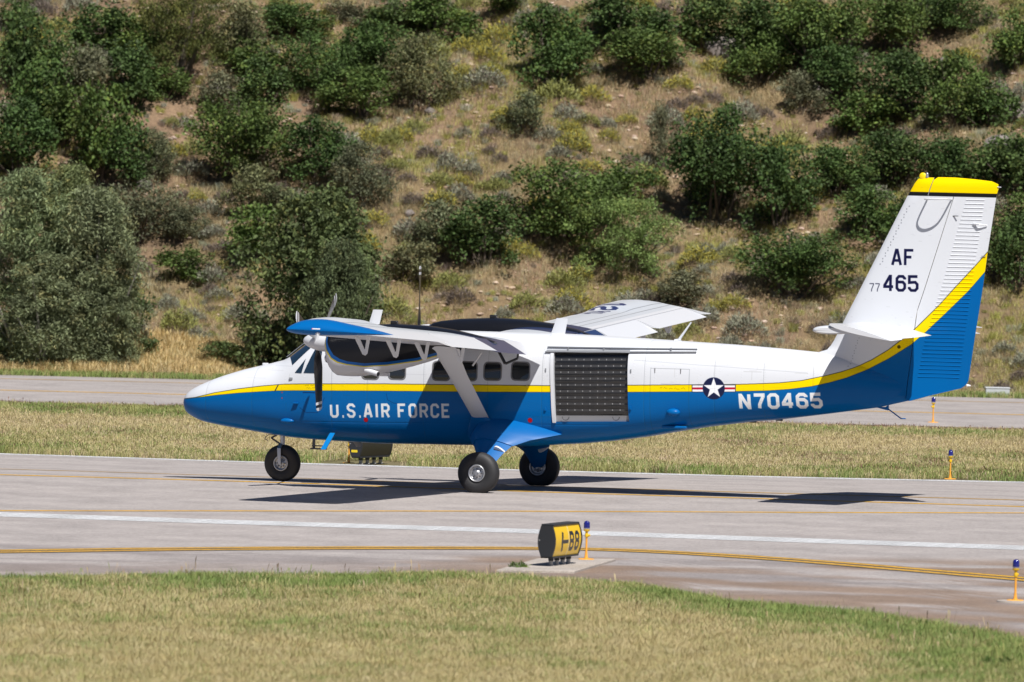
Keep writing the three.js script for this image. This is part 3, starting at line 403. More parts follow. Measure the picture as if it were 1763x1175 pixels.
{
  const xl = table([[2.3, 14.27], [3.06, 14.40], [3.98, 14.68], [5.66, 15.12]]), xr = table([[2.3, 15.07], [3.92, 15.265], [5.67, 15.49]]);
  for (let k = 0; k < 46; k++) { const y = 2.335 + k * 0.0722; if (y > 3.01 && y < 3.05) continue; for (const s of [1, -1]) {
    const a = xl(y), b = xr(y), h = 0.0125, P = (x, dy, o) => [x, y + dy, s * (finHalf(x, y) + o)];
    const rings = [[P(a, -h, -0.004), P(a, 0, -0.003), P(a, h, -0.004)], [P(a + 0.03, -h, -0.002), P(a + 0.03, 0, 0.011), P(a + 0.03, h, -0.002)], [P(b - 0.03, -h, -0.002), P(b - 0.03, 0, 0.011), P(b - 0.03, h, -0.002)], [P(b, -h, -0.004), P(b, 0, -0.003), P(b, h, -0.004)]];
    const g = loft(s > 0 ? rings.map(r => [...r].reverse()) : rings, { cap: false, closed: false, uv: (x, yy, z) => livUV(x, y, s), crease: 0.5 });
    mesh('rib', g, liveryMat, rud);
  } }
  // fin-top beacon, whip aerial, rudder lock arm and tail light
  mesh('beacon', merge(new THREE.CylinderGeometry(0.028, 0.035, 0.06, 12).translate(14.36, 6.0, 0), new THREE.SphereGeometry(0.028, 12, 8).translate(14.36, 6.035, 0)), alloy, fin);
  mesh('cap_fairing', (() => { const g = new THREE.SphereGeometry(1, 16, 10); g.scale(0.07, 0.075, 0.03); g.translate(14.28, 5.985, 0); return g; })(), std({ color: new THREE.Color(YEL), roughness: 0.4 }), fin);
  const z = finHalf(14.5, 5.5);
  for (const s of [1, -1]) { const zz = s * (finHalf(14.45, 5.5) + 0.05);
    mesh('loop_aerial', new THREE.TubeGeometry(new THREE.CatmullRomCurve3([[14.395, 5.575, s * finHalf(14.395, 5.57)], [14.42, 5.58, zz + s * 0.2], [14.6, 5.585, zz + s * 0.27], [14.8, 5.59, zz + s * 0.2], [14.85, 5.58, s * finHalf(14.85, 5.58)]].map(p => new THREE.Vector3(...p))), 28, 0.016, 6), whitePaint, fin);
    mesh('rudder_arm', rod([14.81, 5.28, s * 0.03], [14.99, 5.285, s * 0.11], 0.008), darkMetal, rud);
    mesh('tab_actuator', merge(rod([15.26, 5.15, s * 0.04], [15.38, 5.14, s * 0.085], 0.022, 0.012), rod([15.38, 5.14, s * 0.085], [15.52, 5.13, s * 0.03], 0.01)), whitePaint, rud);
    mesh('static_wick', rod([15.5, 4.56, s * 0.015], [15.42, 4.565, s * 0.03], 0.006), seal, rud); }
  mesh('static_wick', rod([15.69, 5.83, 0.01], [15.76, 5.825, 0.01], 0.008), whitePaint, rud);
  mesh('static_wick', rod([15.36, 3.27, 0.01], [15.46, 3.265, 0.01], 0.014, 0.006), whitePaint, rud);
  mesh('tail_light', rod([15.2, 2.2, 0], [15.27, 2.2, 0], 0.03, 0.012), std({ color: C(0.8, 0.8, 0.8), roughness: 0.2 }), rud);
  mesh('tail_bumper', merge(loft([[13.5, 1.75, 0.01, 0.03], [13.68, 1.71, 0.05, 0.035], [13.73, 1.70, 0.1, 0.03]].map(([x, y, h, w]) => [[x, y, -w], [x, y, w], [x, y + h, w], [x, y + h, -w]]), { crease: 0.6 }), rod([13.72, 1.73, 0], [13.97, 1.56, 0], 0.012), rod([13.97, 1.56, 0], [14.06, 1.56, 0], 0.01)), bluePaint, plane);
}
// ---- tailplane (stabiliser + drooping elevator) each side
for (const s of [1, -1]) {
  const N = 14, sec = (xa, xb, yc, z, t, drop = 0) => { const L = []; for (let k = 0; k <= N; k++) { const u = k / N, e = u * u; L.push([lerp(xa, xb, e), yc + t * Math.max(0, naca(e)) - drop * e, z * s]); } for (let k = N; k > 0; k--) { const u = k / N, e = u * u; L.push([lerp(xa, xb, e), yc - t * 0.85 * Math.max(0, naca(e)) - drop * e, z * s]); } return L; };
  mesh('tailplane', loft([[0.05, 12.95], [1, 13.0], [2.0, 13.05], [2.7, 13.09], [3.02, 13.12], [3.1, 13.18]].map(([z, x], k) => sec(x, x + 0.98, 3.215, z, k === 5 ? 0.05 : 0.082)), { crease: 1.0 }), whitePaint, plane);
  mesh('elevator', loft([[0.1, 13.92, 14.2, 0.05], [0.4, 13.92, 14.48, 0.08], [0.72, 13.92, 14.71, 0.1], [1.6, 13.93, 14.68, 0.115], [2.5, 13.9, 14.65, 0.13], [2.55, 13.62, 14.65, 0.17], [2.6, 13.44, 14.64, 0.19], [3.0, 13.41, 14.62, 0.2], [3.13, 13.46, 14.6, 0.2]].map(([z, a, b, d], k) => sec(a, b, lerp(3.215, 3.325, smooth(2.45, 2.62, z)) , z, k > 6 ? 0.055 : 0.05, d + lerp(0, 0.06, smooth(2.45, 2.62, z)))), { crease: 1.0 }), whitePaint, plane, 'drooping white elevator with raised horn');
}
// ---- wings
const WY = z => 2.655 + Math.abs(z) * 0.0505, WLE = 5.47, CH = 1.93;
const wingCanvas = document.createElement('canvas'); wingCanvas.width = 1024; wingCanvas.height = 512;
{
  const ctx = wingCanvas.getContext('2d');
  for (const side of [0, 1]) { const o = side * 256, X = z => z * 100, Y = x => (x - 5.3) * 110 + o;
    ctx.fillStyle = '#bfc4ca'; ctx.fillRect(0, o, 1024, 256); ctx.fillStyle = '#d2d3d6'; ctx.fillRect(0, o, 1024, 65); ctx.fillStyle = '#cfd1d5'; ctx.fillRect(0, Y(6.78), 1024, 100);
    const r = rng(9 + side); for (let k = 0; k < 500; k++) { ctx.fillStyle = `rgba(120,124,130,${0.03 + r() * 0.07})`; ctx.fillRect(r() * 1024, o + r() * 256, 1 + r() * 3, 3 + r() * 14); }
    ctx.strokeStyle = 'rgba(60,64,70,0.8)'; ctx.lineWidth = 1.4; for (const x of [6.45, 6.62]) { ctx.beginPath(); ctx.moveTo(X(3.6), Y(x)); ctx.lineTo(X(9.6), Y(x)); ctx.stroke(); }
    ctx.fillStyle = '#1d2b4e'; ctx.fillRect(X(1.95), o, X(1.68), 256);
    if (side) { ctx.save(); ctx.translate(X(6.85), Y(6.25)); ctx.scale(-1, 1); ctx.rotate(0); block(ctx, 'USAF', -110, 0, 62, 42, 9, 12, '#1d2b5a'); ctx.restore(); }
    ctx.fillStyle = '#d2d3d6'; ctx.fillRect(1000, o, 24, 256); }
}
const wingTex = new THREE.CanvasTexture(wingCanvas); wingTex.colorSpace = THREE.SRGBColorSpace; wingTex.magFilter = THREE.LinearFilter;
const wingMat = phys({ map: wingTex, roughness: 0.4, clearcoat: 0.2, clearcoatRoughness: 0.15 });
const bandPaint = phys({ color: new THREE.Color('#12305f'), roughness: 0.3, clearcoat: 0.5, clearcoatRoughness: 0.1 });
const foil = (e) => [0.067 * naca(e) + 0.026 * Math.sin(Math.PI * Math.pow(e, 0.8)), -0.062 * naca(e) * 0.86 + 0.018 * Math.sin(Math.PI * e)]; // up, low as share of chord
const cuff = (z, e) => 0.085 * smooth(6.9, 7.7, z) * (1 - 0.65 * smooth(8.9, 9.6, z)) * smooth(0, 0.16, e) * (1 - smooth(0.32, 0.62, e));
for (const s of [1, -1]) {
  const wing = new THREE.Group(); wing.name = 'wing'; wing.userData.label = s > 0 ? 'near wing with blue tip and drooped flaps' : 'far wing'; plane.add(wing);
  const M = 26, INC = 0.02, wsec = (z, e0, e1, tk = 1) => { const U = [], Lw = []; for (let k = 0; k <= M; k++) { const q = k / M, e = lerp(e0, e1, e0 === 0 ? q * q * (0.6 + 0.4 * q) : q), f = foil(e), x = WLE + CH * e, y0 = WY(z) - INC * CH * e; U.push([x, y0 + tk * (CH * f[0] + cuff(z, e)), z * s]); Lw.push([x, y0 + tk * CH * f[1], z * s]); } return [...U, ...Lw.reverse().slice(0, e0 === 0 ? M : M + 1)]; };
  const wuv = cnt => (x, y, z, i, j) => { const o = s > 0 ? 0 : 256, low = j > M; return [low ? 1012 / 1024 : clamp(Math.abs(z) * 100, 2, 990) / 1024, 1 - ((x - 5.3) * 110 + o) / 512]; };
  const zs = []; for (let z = 0.4; z < 9.5; z += 0.25) zs.push(z); zs.push(9.52);
  mesh('wing_panel', loft(zs.map(z => wsec(z, 0, 0.735)), { uv: wuv(), crease: 0.8 }), wingMat, wing);
  // tip cap
  const tipR = [[9.525, 1, 0], [9.62, 0.97, 0.0], [9.72, 0.88, 0.02], [9.8, 0.72, 0.05], [9.86, 0.5, 0.1], [9.895, 0.25, 0.18], [9.905, 0.08, 0.3]].map(([z, t, sh]) => wsec(9.52, 0, 1).map(p => { const yc = WY(9.52) + 0.02 - INC * (p[0] - WLE), k = (p[0] - WLE) / CH; return [lerp(p[0], WLE + CH * 0.42, sh * (1 - k) + sh * 0.4 * k), yc + (p[1] - yc) * t, z * s]; }));
  mesh('wing_tip', loft(tipR, { crease: 1.2 }), s > 0 ? bluePaint : whitePaint, wing, s > 0 ? 'rounded bright blue wing tip' : undefined);
  mesh('tip_light_post', loft([[6.13, 3.155, 0.05], [6.10, 3.02, 0.035], [6.09, 2.965, 0.03]].map(([x, y, w]) => [[x - w, y, s * 9.86], [x, y, s * 9.885], [x + w, y, s * 9.86], [x, y, s * 9.835]]), { crease: 0.5 }), whitePaint, wing);
  mesh('tip_light_cap', (() => { const g = rod([6.03, 3.165, s * 9.885], [6.17, 3.165, s * 9.885], 0.022); return g; })(), whitePaint, wing);
  mesh('position_light', (() => { const g = new THREE.SphereGeometry(0.022, 10, 8); g.translate(6.025, 3.165, s * 9.885); return g; })(), phys({ color: s > 0 ? C(0.75, 0.03, 0.03) : C(0.02, 0.4, 0.1), roughness: 0.15, clearcoat: 1 }), wing);
  // trailing-edge surfaces, each turned down about its hinge
  const surf = (name, z0, z1, deg, mat, label) => { const rings = yl(z0, z1, 8).map(z => { const hx = WLE + CH * 0.75, hy = WY(z) - INC * CH * 0.75 - 0.015, a = -deg * D2R; return wsec(z, 0.745, 1).map(p => { const dx = p[0] - hx, dy = p[1] - hy; return [hx + dx * Math.cos(a) - dy * Math.sin(a), hy + dx * Math.sin(a) + dy * Math.cos(a), p[2]]; }); }); return mesh(name, loft(rings, { uv: wuv(), crease: 0.8 }), mat, wing, label); };
  surf('inner_flap', 0.95, 1.93, 17, whitePaint); surf('inner_flap', 1.94, 3.62, 17, bandPaint, 'dark blue section of the drooped flap'); surf('outer_flap', 3.68, 6.25, 14, whitePaint); surf('aileron', 6.29, 9.46, 6, whitePaint);
  mesh('flap_seal', loft(yl(0.95, 9.45, 20).map(z => [[WLE + CH * 0.7, WY(z) - 0.06, z * s], [WLE + CH * 0.78, WY(z) - 0.065, z * s], [WLE + CH * 0.78, WY(z) - 0.05, z * s], [WLE + CH * 0.7, WY(z) - 0.045, z * s]]), { crease: 0.5 }), whitePaint, wing);
  // hinge brackets under the trailing edge
  for (const z of [9.1, 7.42, 5.83, 3.8]) { const y = WY(z); const sh = [[6.53, y - 0.09], [6.61, y - 0.09], [6.71, y - 0.30], [6.735, y - 0.30], [6.765, y - 0.08], [6.815, y - 0.08], [6.765, y - 0.37], [6.735, y - 0.40], [6.69, y - 0.385]];
    const g = new THREE.ExtrudeGeometry(poly(sh), { depth: 0.03, bevelEnabled: true, bevelSize: 0.004, bevelThickness: 0.004, bevelSegments: 1 }); g.translate(0, 0, z * s - 0.022); mesh('hinge_bracket', g, whitePaint, wing); }
  mesh('flap_pushrod', rod([6.95, WY(3.9) - 0.45, 3.75 * s], [7.1, WY(3.8) - 0.2, 3.7 * s], 0.018), alloy, wing);
  mesh('flap_bracket', merge(rod([6.85, WY(2) - 0.1, 2.0 * s], [7.0, WY(2) - 0.36, 2.0 * s], 0.03), rod([7.0, WY(2) - 0.36, 2.0 * s], [7.2, WY(2) - 0.26, 1.9 * s], 0.025), rod([7.2, WY(2) - 0.26, 1.9 * s], [7.22, WY(2) - 0.12, 1.9 * s], 0.02)), blackPaint, wing);
  // strut
  { const st = (x0, x1, y, z) => { const L = [], n = 10; for (let k = 0; k <= n; k++) { const e = k / n; L.push([lerp(x0, x1, e), y + 0.045 * Math.max(0, naca(e)), z * s + 0.03 * s * Math.max(0, naca(e))]); } for (let k = n - 1; k > 0; k--) { const e = k / n; L.push([lerp(x0, x1, e), y - 0.045 * Math.max(0, naca(e)), z * s - 0.03 * s * Math.max(0, naca(e))]); } return L; };
    mesh('wing_strut', loft([st(6.0, 6.33, 1.33, 0.82), st(6.02, 6.345, 1.39, 0.96), st(6.08, 6.45, 2.2, 2.55), st(6.06, 6.5, 2.52, 3.1), st(6.02, 6.55, 2.68, 3.3)], { crease: 1 }), whitePaint, plane); }
}
// ---- nacelles
const nacTop = table([[3.9, 2.9], [3.96, 2.96], [4.1, 3.0], [4.5, 3.055], [5.2, 3.095], [5.8, 3.08], [6.3, 3.02], [6.8, 2.92], [7.1, 2.82]]);
const nacBot = table([[3.9, 2.40], [3.93, 2.29], [4.0, 2.18], [4.1, 2.118], [4.3, 2.105], [4.546, 2.115], [4.948, 2.18], [5.405, 2.29], [5.849, 2.43], [6.27, 2.6], [6.6, 2.7], [7.1, 2.76]]);
const nacW = table([[3.9, 0.23], [3.96, 0.29], [4.1, 0.345], [4.5, 0.42], [5.2, 0.46], [5.8, 0.44], [6.3, 0.36], [6.8, 0.24], [7.1, 0.1]]);
const NYEL = [[566, 560], [566, 589], [569, 603], [579, 617], [591, 624], [609, 628], [639, 631.4], [678.5, 629], [728, 622], [774, 609], [792, 640], [950, 670]].map(([a, b]) => [3.903 + (a - 567) * 0.01121, 2.725 - (b - 589) * 0.01063 + (a - 567) * 0.00034]);
const nacCanvas = document.createElement('canvas'); nacCanvas.width = 1024; nacCanvas.height = 360;
{ const ctx = nacCanvas.getContext('2d'), X = x => (x - 3.8) * 300, Y = y => (3.2 - y) * 300; ctx.fillStyle = '#d2d2d5'; ctx.fillRect(0, 0, 1024, 360);
  const lay = (off, col) => { ctx.fillStyle = col; ctx.beginPath(); ctx.moveTo(X(NYEL[0][0] + off), 0); NYEL.forEach((p, i) => ctx.lineTo(X(p[0] + off * (i < 5 ? 1 : 0.25)), Y(p[1] + (i < 2 ? 0 : off)))); ctx.lineTo(1024, 0); ctx.closePath(); ctx.fill(); };
  lay(0, '#c9b413'); lay(0.018, '#0b4f92'); lay(0.068, '#14151a'); const r = rng(5); for (let k = 0; k < 260; k++) { ctx.fillStyle = `rgba(60,58,52,${0.05 + r() * 0.12})`; ctx.fillRect(r() * 1024, r() * 360, 4 + r() * 40, 1 + r() * 2); } }
const nacTex = new THREE.CanvasTexture(nacCanvas); nacTex.colorSpace = THREE.SRGBColorSpace; nacTex.magFilter = THREE.LinearFilter;
const nacMat = phys({ map: nacTex, roughness: 0.36, specularIntensity: 0.4, clearcoat: 0.18, clearcoatRoughness: 0.12 });
for (const s of [1, -1]) {
  const nz = 2.9 * s, HY = 2.735;
  const nac = new THREE.Group(); nac.name = 'engine_nacelle'; nac.userData.label = s > 0 ? 'near engine nacelle with black side panel' : 'far engine nacelle'; plane.add(nac);
  const rings = [3.9, 3.92, 3.96, 4.02, 4.1, 4.2, 4.35, 4.5, 4.75, 5, 5.2, 5.5, 5.8, 6.05, 6.3, 6.55, 6.8, 7.0, 7.1].map(x => { const t = nacTop(x), b = nacBot(x), c = (t + b) / 2, h = (t - b) / 2, w = nacW(x), L = []; for (let k = 0; k < 40; k++) { const a = k / 40 * Math.PI * 2, cs = Math.cos(a), sn = Math.sin(a); L.push([x, c + h * Math.sign(sn) * Math.pow(Math.abs(sn), 0.78), nz + w * Math.sign(cs) * Math.pow(Math.abs(cs), 0.78)]); } return L; });
  mesh('cowling', loft(rings, { uv: (x, y) => [(x - 3.8) * 300 / 1024, 1 - (3.2 - y) * 300 / 360], crease: 0.9 }), nacMat, nac);
  mesh('intake', (() => { const g = new THREE.TorusGeometry(0.14, 0.03, 10, 28); g.scale(1.15, 0.55, 1); g.rotateY(Math.PI / 2); g.translate(3.9, 2.43, nz); return g; })(), alloy, nac);
  mesh('exhaust_stub', merge(rod([4.72, 2.24, nz + s * 0.3], [4.98, 2.18, nz + s * 0.37], 0.05, 0.048, 16)), whitePaint, nac);
  mesh('exhaust_mouth', rod([4.975, 2.181, nz + s * 0.368], [4.99, 2.178, nz + s * 0.373], 0.04, 0.04, 16), blackPaint, nac);
  mesh('belly_intake', box(0.2, 0.07, 0.2, 4.96, 2.165, nz, 0.02), whitePaint, nac);
  mesh('top_vent', box(0.13, 0.07, 0.1, 5.15, nacTop(5.15) + 0.02, nz, 0.02), blackPaint, nac);
  const prof = [[0, 3.40], [0.03, 3.405], [0.065, 3.43], [0.1, 3.48], [0.135, 3.55], [0.165, 3.64], [0.185, 3.74], [0.195, 3.84], [0.195, 3.9]].map(p => new THREE.Vector2(p[0], p[1]));
  { const g = new THREE.LatheGeometry(prof, 32); g.rotateZ(-Math.PI / 2); g.translate(0, HY, nz); mesh('spinner', g, whitePaint, nac, 'pointed white propeller spinner'); }
  const base = s > 0 ? 188 : 0; // blade angles, 0 = up, + towards the near side
  for (let k = 0; k < 3; k++) {
    const th = (base + k * 120) * D2R, rings = [], secs = [[0.1, 0.07, 0.06, 50], [0.2, 0.085, 0.055, 44], [0.3, 0.16, 0.04, 36], [0.5, 0.23, 0.026, 25], [0.75, 0.25, 0.02, 16], [1.0, 0.25, 0.015, 11], [1.13, 0.245, 0.013, 9]];
    const mk = (ss) => loft(ss.map(([r, c, t, b]) => { const L = []; for (let q = 0; q < 14; q++) { const a = q / 14 * Math.PI * 2, u = Math.cos(a) * c / 2, v = Math.sin(a) * t / 2, be = b * D2R; const lat = u * Math.cos(be) - v * Math.sin(be), ax = u * Math.sin(be) + v * Math.cos(be); L.push([3.67 + ax, r, lat]); } return L; }), { crease: 1 });
    const place = g => { g.rotateX(th); g.translate(0, HY, nz); return g; };
    const bl = mesh('propeller_blade', place(mk(secs)), blackPaint, nac);
    mesh('tip_band', place(mk([[1.13, 0.246, 0.0135, 9], [1.18, 0.243, 0.013, 8.5]])), whitePaint, nac);
    mesh('tip_band', place(mk([[1.18, 0.243, 0.013, 8.5], [1.235, 0.236, 0.012, 8]])), blackPaint, nac);
    mesh('tip_band', place(mk([[1.235, 0.236, 0.012, 8], [1.275, 0.2, 0.011, 7.6], [1.295, 0.12, 0.008, 7.4]])), whitePaint, nac);
  }
}
// ---- landing gear
function wheel(name, cx, cy, cz, r, w, rimR, label) {
  const grp = new THREE.Group(); grp.name = name; plane.add(grp); if (label) grp.userData.label = label;
  const k = r - rimR, prof = [[rimR, -w * 0.36], [rimR + 0.02, -w * 0.42], [rimR + k * 0.35, -w * 0.5], [rimR + k * 0.62, -w * 0.49], [rimR + k * 0.84, -w * 0.41], [r - 0.012, -w * 0.3], [r, -w * 0.2], [r - 0.002, -w * 0.13], [r - 0.012, -w * 0.115], [r, -w * 0.1], [r, w * 0.1], [r - 0.012, w * 0.115], [r - 0.002, w * 0.13], [r, w * 0.2], [r - 0.012, w * 0.3], [rimR + k * 0.84, w * 0.41], [rimR + k * 0.62, w * 0.49], [rimR + k * 0.35, w * 0.5], [rimR + 0.02, w * 0.42], [rimR, w * 0.36]].map(p => new THREE.Vector2(p[0], p[1]));
  const g = new THREE.LatheGeometry(prof, 56); g.rotateX(Math.PI / 2); const P = g.attributes.position; for (let i = 0; i < P.count; i++) { const y = P.getY(i), lim = -cy + 0.002; if (y < lim) { P.setY(i, lim); P.setZ(i, P.getZ(i) * 1.06); } } g.computeVertexNormals(); g.translate(cx, cy, cz); mesh('tyre', g, rubber, grp);
  const rim = [[0.0, 0.02], [rimR * 0.3, 0.02], [rimR * 0.34, -0.005], [rimR * 0.72, -0.03], [rimR * 0.8, 0.0], [rimR * 0.88, 0.03], [rimR * 1.0, 0.035], [rimR * 1.04, 0.02], [rimR * 1.02, -0.02]].map(p => new THREE.Vector2(p[0], p[1]));
  for (const e of [1, -1]) { const q = new THREE.LatheGeometry(rim, 40); q.rotateX(Math.PI / 2); if (e < 0) q.rotateY(Math.PI); q.translate(cx, cy, cz + e * w * 0.37); mesh('rim', q, alloy, grp); const h = new THREE.CylinderGeometry(rimR * 0.2, rimR * 0.27, 0.05, 20); h.rotateX(e * Math.PI / 2); h.translate(cx, cy, cz + e * (w * 0.37 + 0.03)); mesh('hub_cap', h, alloy, grp);
    const bl = []; for (let b = 0; b < 8; b++) { const a = b * Math.PI / 4; bl.push(new THREE.CylinderGeometry(0.01, 0.01, 0.03, 6).rotateX(Math.PI / 2).translate(cx + Math.cos(a) * rimR * 0.55, cy + Math.sin(a) * rimR * 0.55, cz + e * (w * 0.37 + 0.0))); } mesh('rim_bolts', merge(bl), darkMetal, grp); }
  return grp;
}
const bankDrop = z => z * Math.sin(0.3 * D2R); // the airframe leans 0.3 degrees, the tyres still stand on the ground
wheel('main_wheel', 6.475, 0.362 + bankDrop(1.82), 1.82, 0.385, 0.29, 0.155, 'near main wheel');
wheel('main_wheel', 6.475, 0.362 + bankDrop(-1.82), -1.82, 0.385, 0.29, 0.155, 'far main wheel');
wheel('nose_wheel', 2.01, 0.338, 0, 0.345, 0.22, 0.14, 'nose wheel');
for (const s of [1, -1]) {
  const L = (x0, x1, y, z, t, ty) => { const o = [], n = 12; for (let k = 0; k <= n; k++) { const e = k / n; o.push([lerp(x0, x1, e), y + ty * Math.max(0.0, naca(e)), s * (z + t * Math.max(0, naca(e)))]); } for (let k = n - 1; k > 0; k--) { const e = k / n; o.push([lerp(x0, x1, e), y - ty * Math.max(0, naca(e)), s * (z - t * Math.max(0, naca(e)))]); } return o; };
  mesh('gear_fairing', loft([L(6.0, 7.75, 1.12, 0.60, 0.06, 0.30), L(6.0, 7.7, 1.08, 0.80, 0.08, 0.25), L(6.02, 7.2, 0.97, 1.02, 0.10, 0.19), L(6.14, 6.92, 0.86, 1.2, 0.10, 0.13)], { crease: 0.9 }), bluePaint, plane, 'bright blue landing gear fairing');
  mesh('gear_leg', loft([L(6.16, 6.90, 0.86, 1.19, 0.09, 0.12), L(6.27, 6.78, 0.71, 1.38, 0.06, 0.08), L(6.32, 6.70, 0.57, 1.53, 0.055, 0.07), L(6.35, 6.64, 0.42, 1.68, 0.05, 0.06), L(6.38, 6.58, 0.37, 1.74, 0.04, 0.05)], { crease: 0.9 }), bluePaint, plane);
  mesh('leg_strap', merge(loft([L(6.6, 6.815, 0.765, 1.315, 0.085, 0.1), L(6.6, 6.805, 0.745, 1.34, 0.085, 0.1)], { crease: 0.9 })), whitePaint, plane);
  mesh('strut_root_fairing', loft([L(5.9, 6.75, 1.02, 0.80, 0.08, 0.2), L(5.95, 6.5, 1.2, 0.86, 0.07, 0.12), L(6.0, 6.36, 1.345, 0.9, 0.06, 0.05)], { crease: 0.9 }), bluePaint, plane);
}
mesh('nose_gear_leg', merge(rod([2.0, 0.95, 0], [2.005, 0.62, 0], 0.045, 0.045, 14), rod([2.005, 0.66, 0], [2.006, 0.6, 0.0], 0.07, 0.07, 14)), alloy, plane);
for (const s of [1, -1]) mesh('nose_fork', loft([[1.985, 0.7, 0.05, 0.04], [1.99, 0.62, 0.15, 0.035], [2.0, 0.45, 0.16, 0.03], [2.01, 0.32, 0.16, 0.028]].map(([x, y, z, w]) => [[x - w, y, s * (z - 0.015)], [x + w, y, s * (z - 0.015)], [x + w, y, s * (z + 0.015)], [x - w, y, s * (z + 0.015)]]), { crease: 0.6 }), alloy, plane);
mesh('steering_link', merge(rod([1.96, 0.9, 0.05], [1.8, 0.8, 0.06], 0.018), rod([1.8, 0.8, 0.06], [1.97, 0.7, 0.05], 0.016), new THREE.TubeGeometry(new THREE.CatmullRomCurve3([[1.95, 0.87, 0.08], [1.76, 0.86, 0.09], [1.68, 0.79, 0.09], [1.74, 0.75, 0.08]].map(p => new THREE.Vector3(...p))), 16, 0.007, 5)), darkMetal, plane);
// ---- belly and roof fittings
mesh('boarding_step', loft([[3.27, 0.97, 0.78], [3.12, 0.66, 0.86]].map(([x, y, z]) => [[x - 0.05, y, z], [x + 0.05, y, z], [x + 0.05, y, z + 0.03], [x - 0.05, y, z + 0.03]]), { crease: 0.5 }), phys({ color: C(0.0, 0.22, 0.62), roughness: 0.35, clearcoat: 0.5 }), plane, 'bright blue boarding step');
mesh('step_tread', merge(box(0.3, 0.025, 0.1, 3.0, 0.665, 0.8), box(0.26, 0.02, 0.08, 2.97, 0.715, 0.7), box(0.05, 0.16, 0.02, 2.87, 0.755, 0.7)), blackPaint, plane);
mesh('belly_aerial', loft([[3.45, 0.84, 0.09], [3.5, 0.69, 0.045]].map(([x, y, w]) => [[x - w, y, 0], [x, y, 0.012], [x + w, y, 0], [x, y, -0.012]]), { crease: 0.5 }), greyPaint, plane);
for (const x of [11.16, 11.66]) mesh('belly_drain', box(0.13, 0.03, 0.05, x, botY(x) - 0.005, 0, 0.01), blackPaint, plane);
const blade = (x0, x1, x2, x3, y0, y1) => loft([[x0, x1, y0, 0.02], [x2, x3, y1, 0.012]].map(([a, b, y, w]) => [[a, y, 0], [lerp(a, b, 0.35), y, w], [b, y, 0], [lerp(a, b, 0.35), y, -w]]), { crease: 0.4 });
mesh('blade_aerial', blade(7.21, 7.49, 7.33, 7.55, 2.86, 3.205), whitePaint, plane);
mesh('blade_aerial', blade(3.62, 3.84, 3.74, 3.93, 2.86, 3.26), whitePaint, plane);
mesh('whip_aerial', merge(rod([9.68, 2.84, 0], [9.93, 3.2, 0], 0.028, 0.014), rod([9.62, 2.85, 0], [9.74, 2.87, 0], 0.03, 0.03)), whitePaint, plane);
mesh('roof_fitting', box(0.1, 0.04, 0.08, 1.65, topY(1.65) + 0.01, 0.05, 0.01), whitePaint, plane);

// ------------------------------------------------------------------ signs, lights, utility box
const signYellow = (() => { const c = document.createElement('canvas'); c.width = 512; c.height = 200; const x = c.getContext('2d'); x.fillStyle = '#f2c500'; x.fillRect(0, 0, 512, 200); x.strokeStyle = '#15161a'; x.lineWidth = 24; x.beginPath(); x.moveTo(262, 108); x.lineTo(150, 108); x.stroke(); x.lineWidth = 30; x.beginPath(); x.moveTo(158, 46); x.lineTo(136, 108); x.lineTo(158, 170); x.stroke(); block(x, 'B8', 288, 172, 128, 84, 22, 25, '#15161a'); x.fillStyle = 'rgba(238,238,230,0.9)'; x.fillRect(268, 0, 7, 200); const r = rng(3); for (let k = 0; k < 300; k++) { x.fillStyle = `rgba(120,100,60,${r() * 0.12})`; x.fillRect(r() * 512, r() * 200, 1 + r() * 3, 2 + r() * 12); } const t = new THREE.CanvasTexture(c); t.colorSpace = THREE.SRGBColorSpace; t.magFilter = THREE.LinearFilter; return t; })();
const signCase = phys({ color: C(0.022, 0.024, 0.028), roughness: 0.45 }), signFaceM = phys({ map: signYellow, roughness: 0.35, clearcoat: 0.3 }), signBackM = phys({ color: C(0.02, 0.018, 0.014), roughness: 0.5, clearcoat: 0.15, clearcoatRoughness: 0.2 });
const poleGrey = std({ color: C(0.42, 0.42, 0.42), roughness: 0.6 });
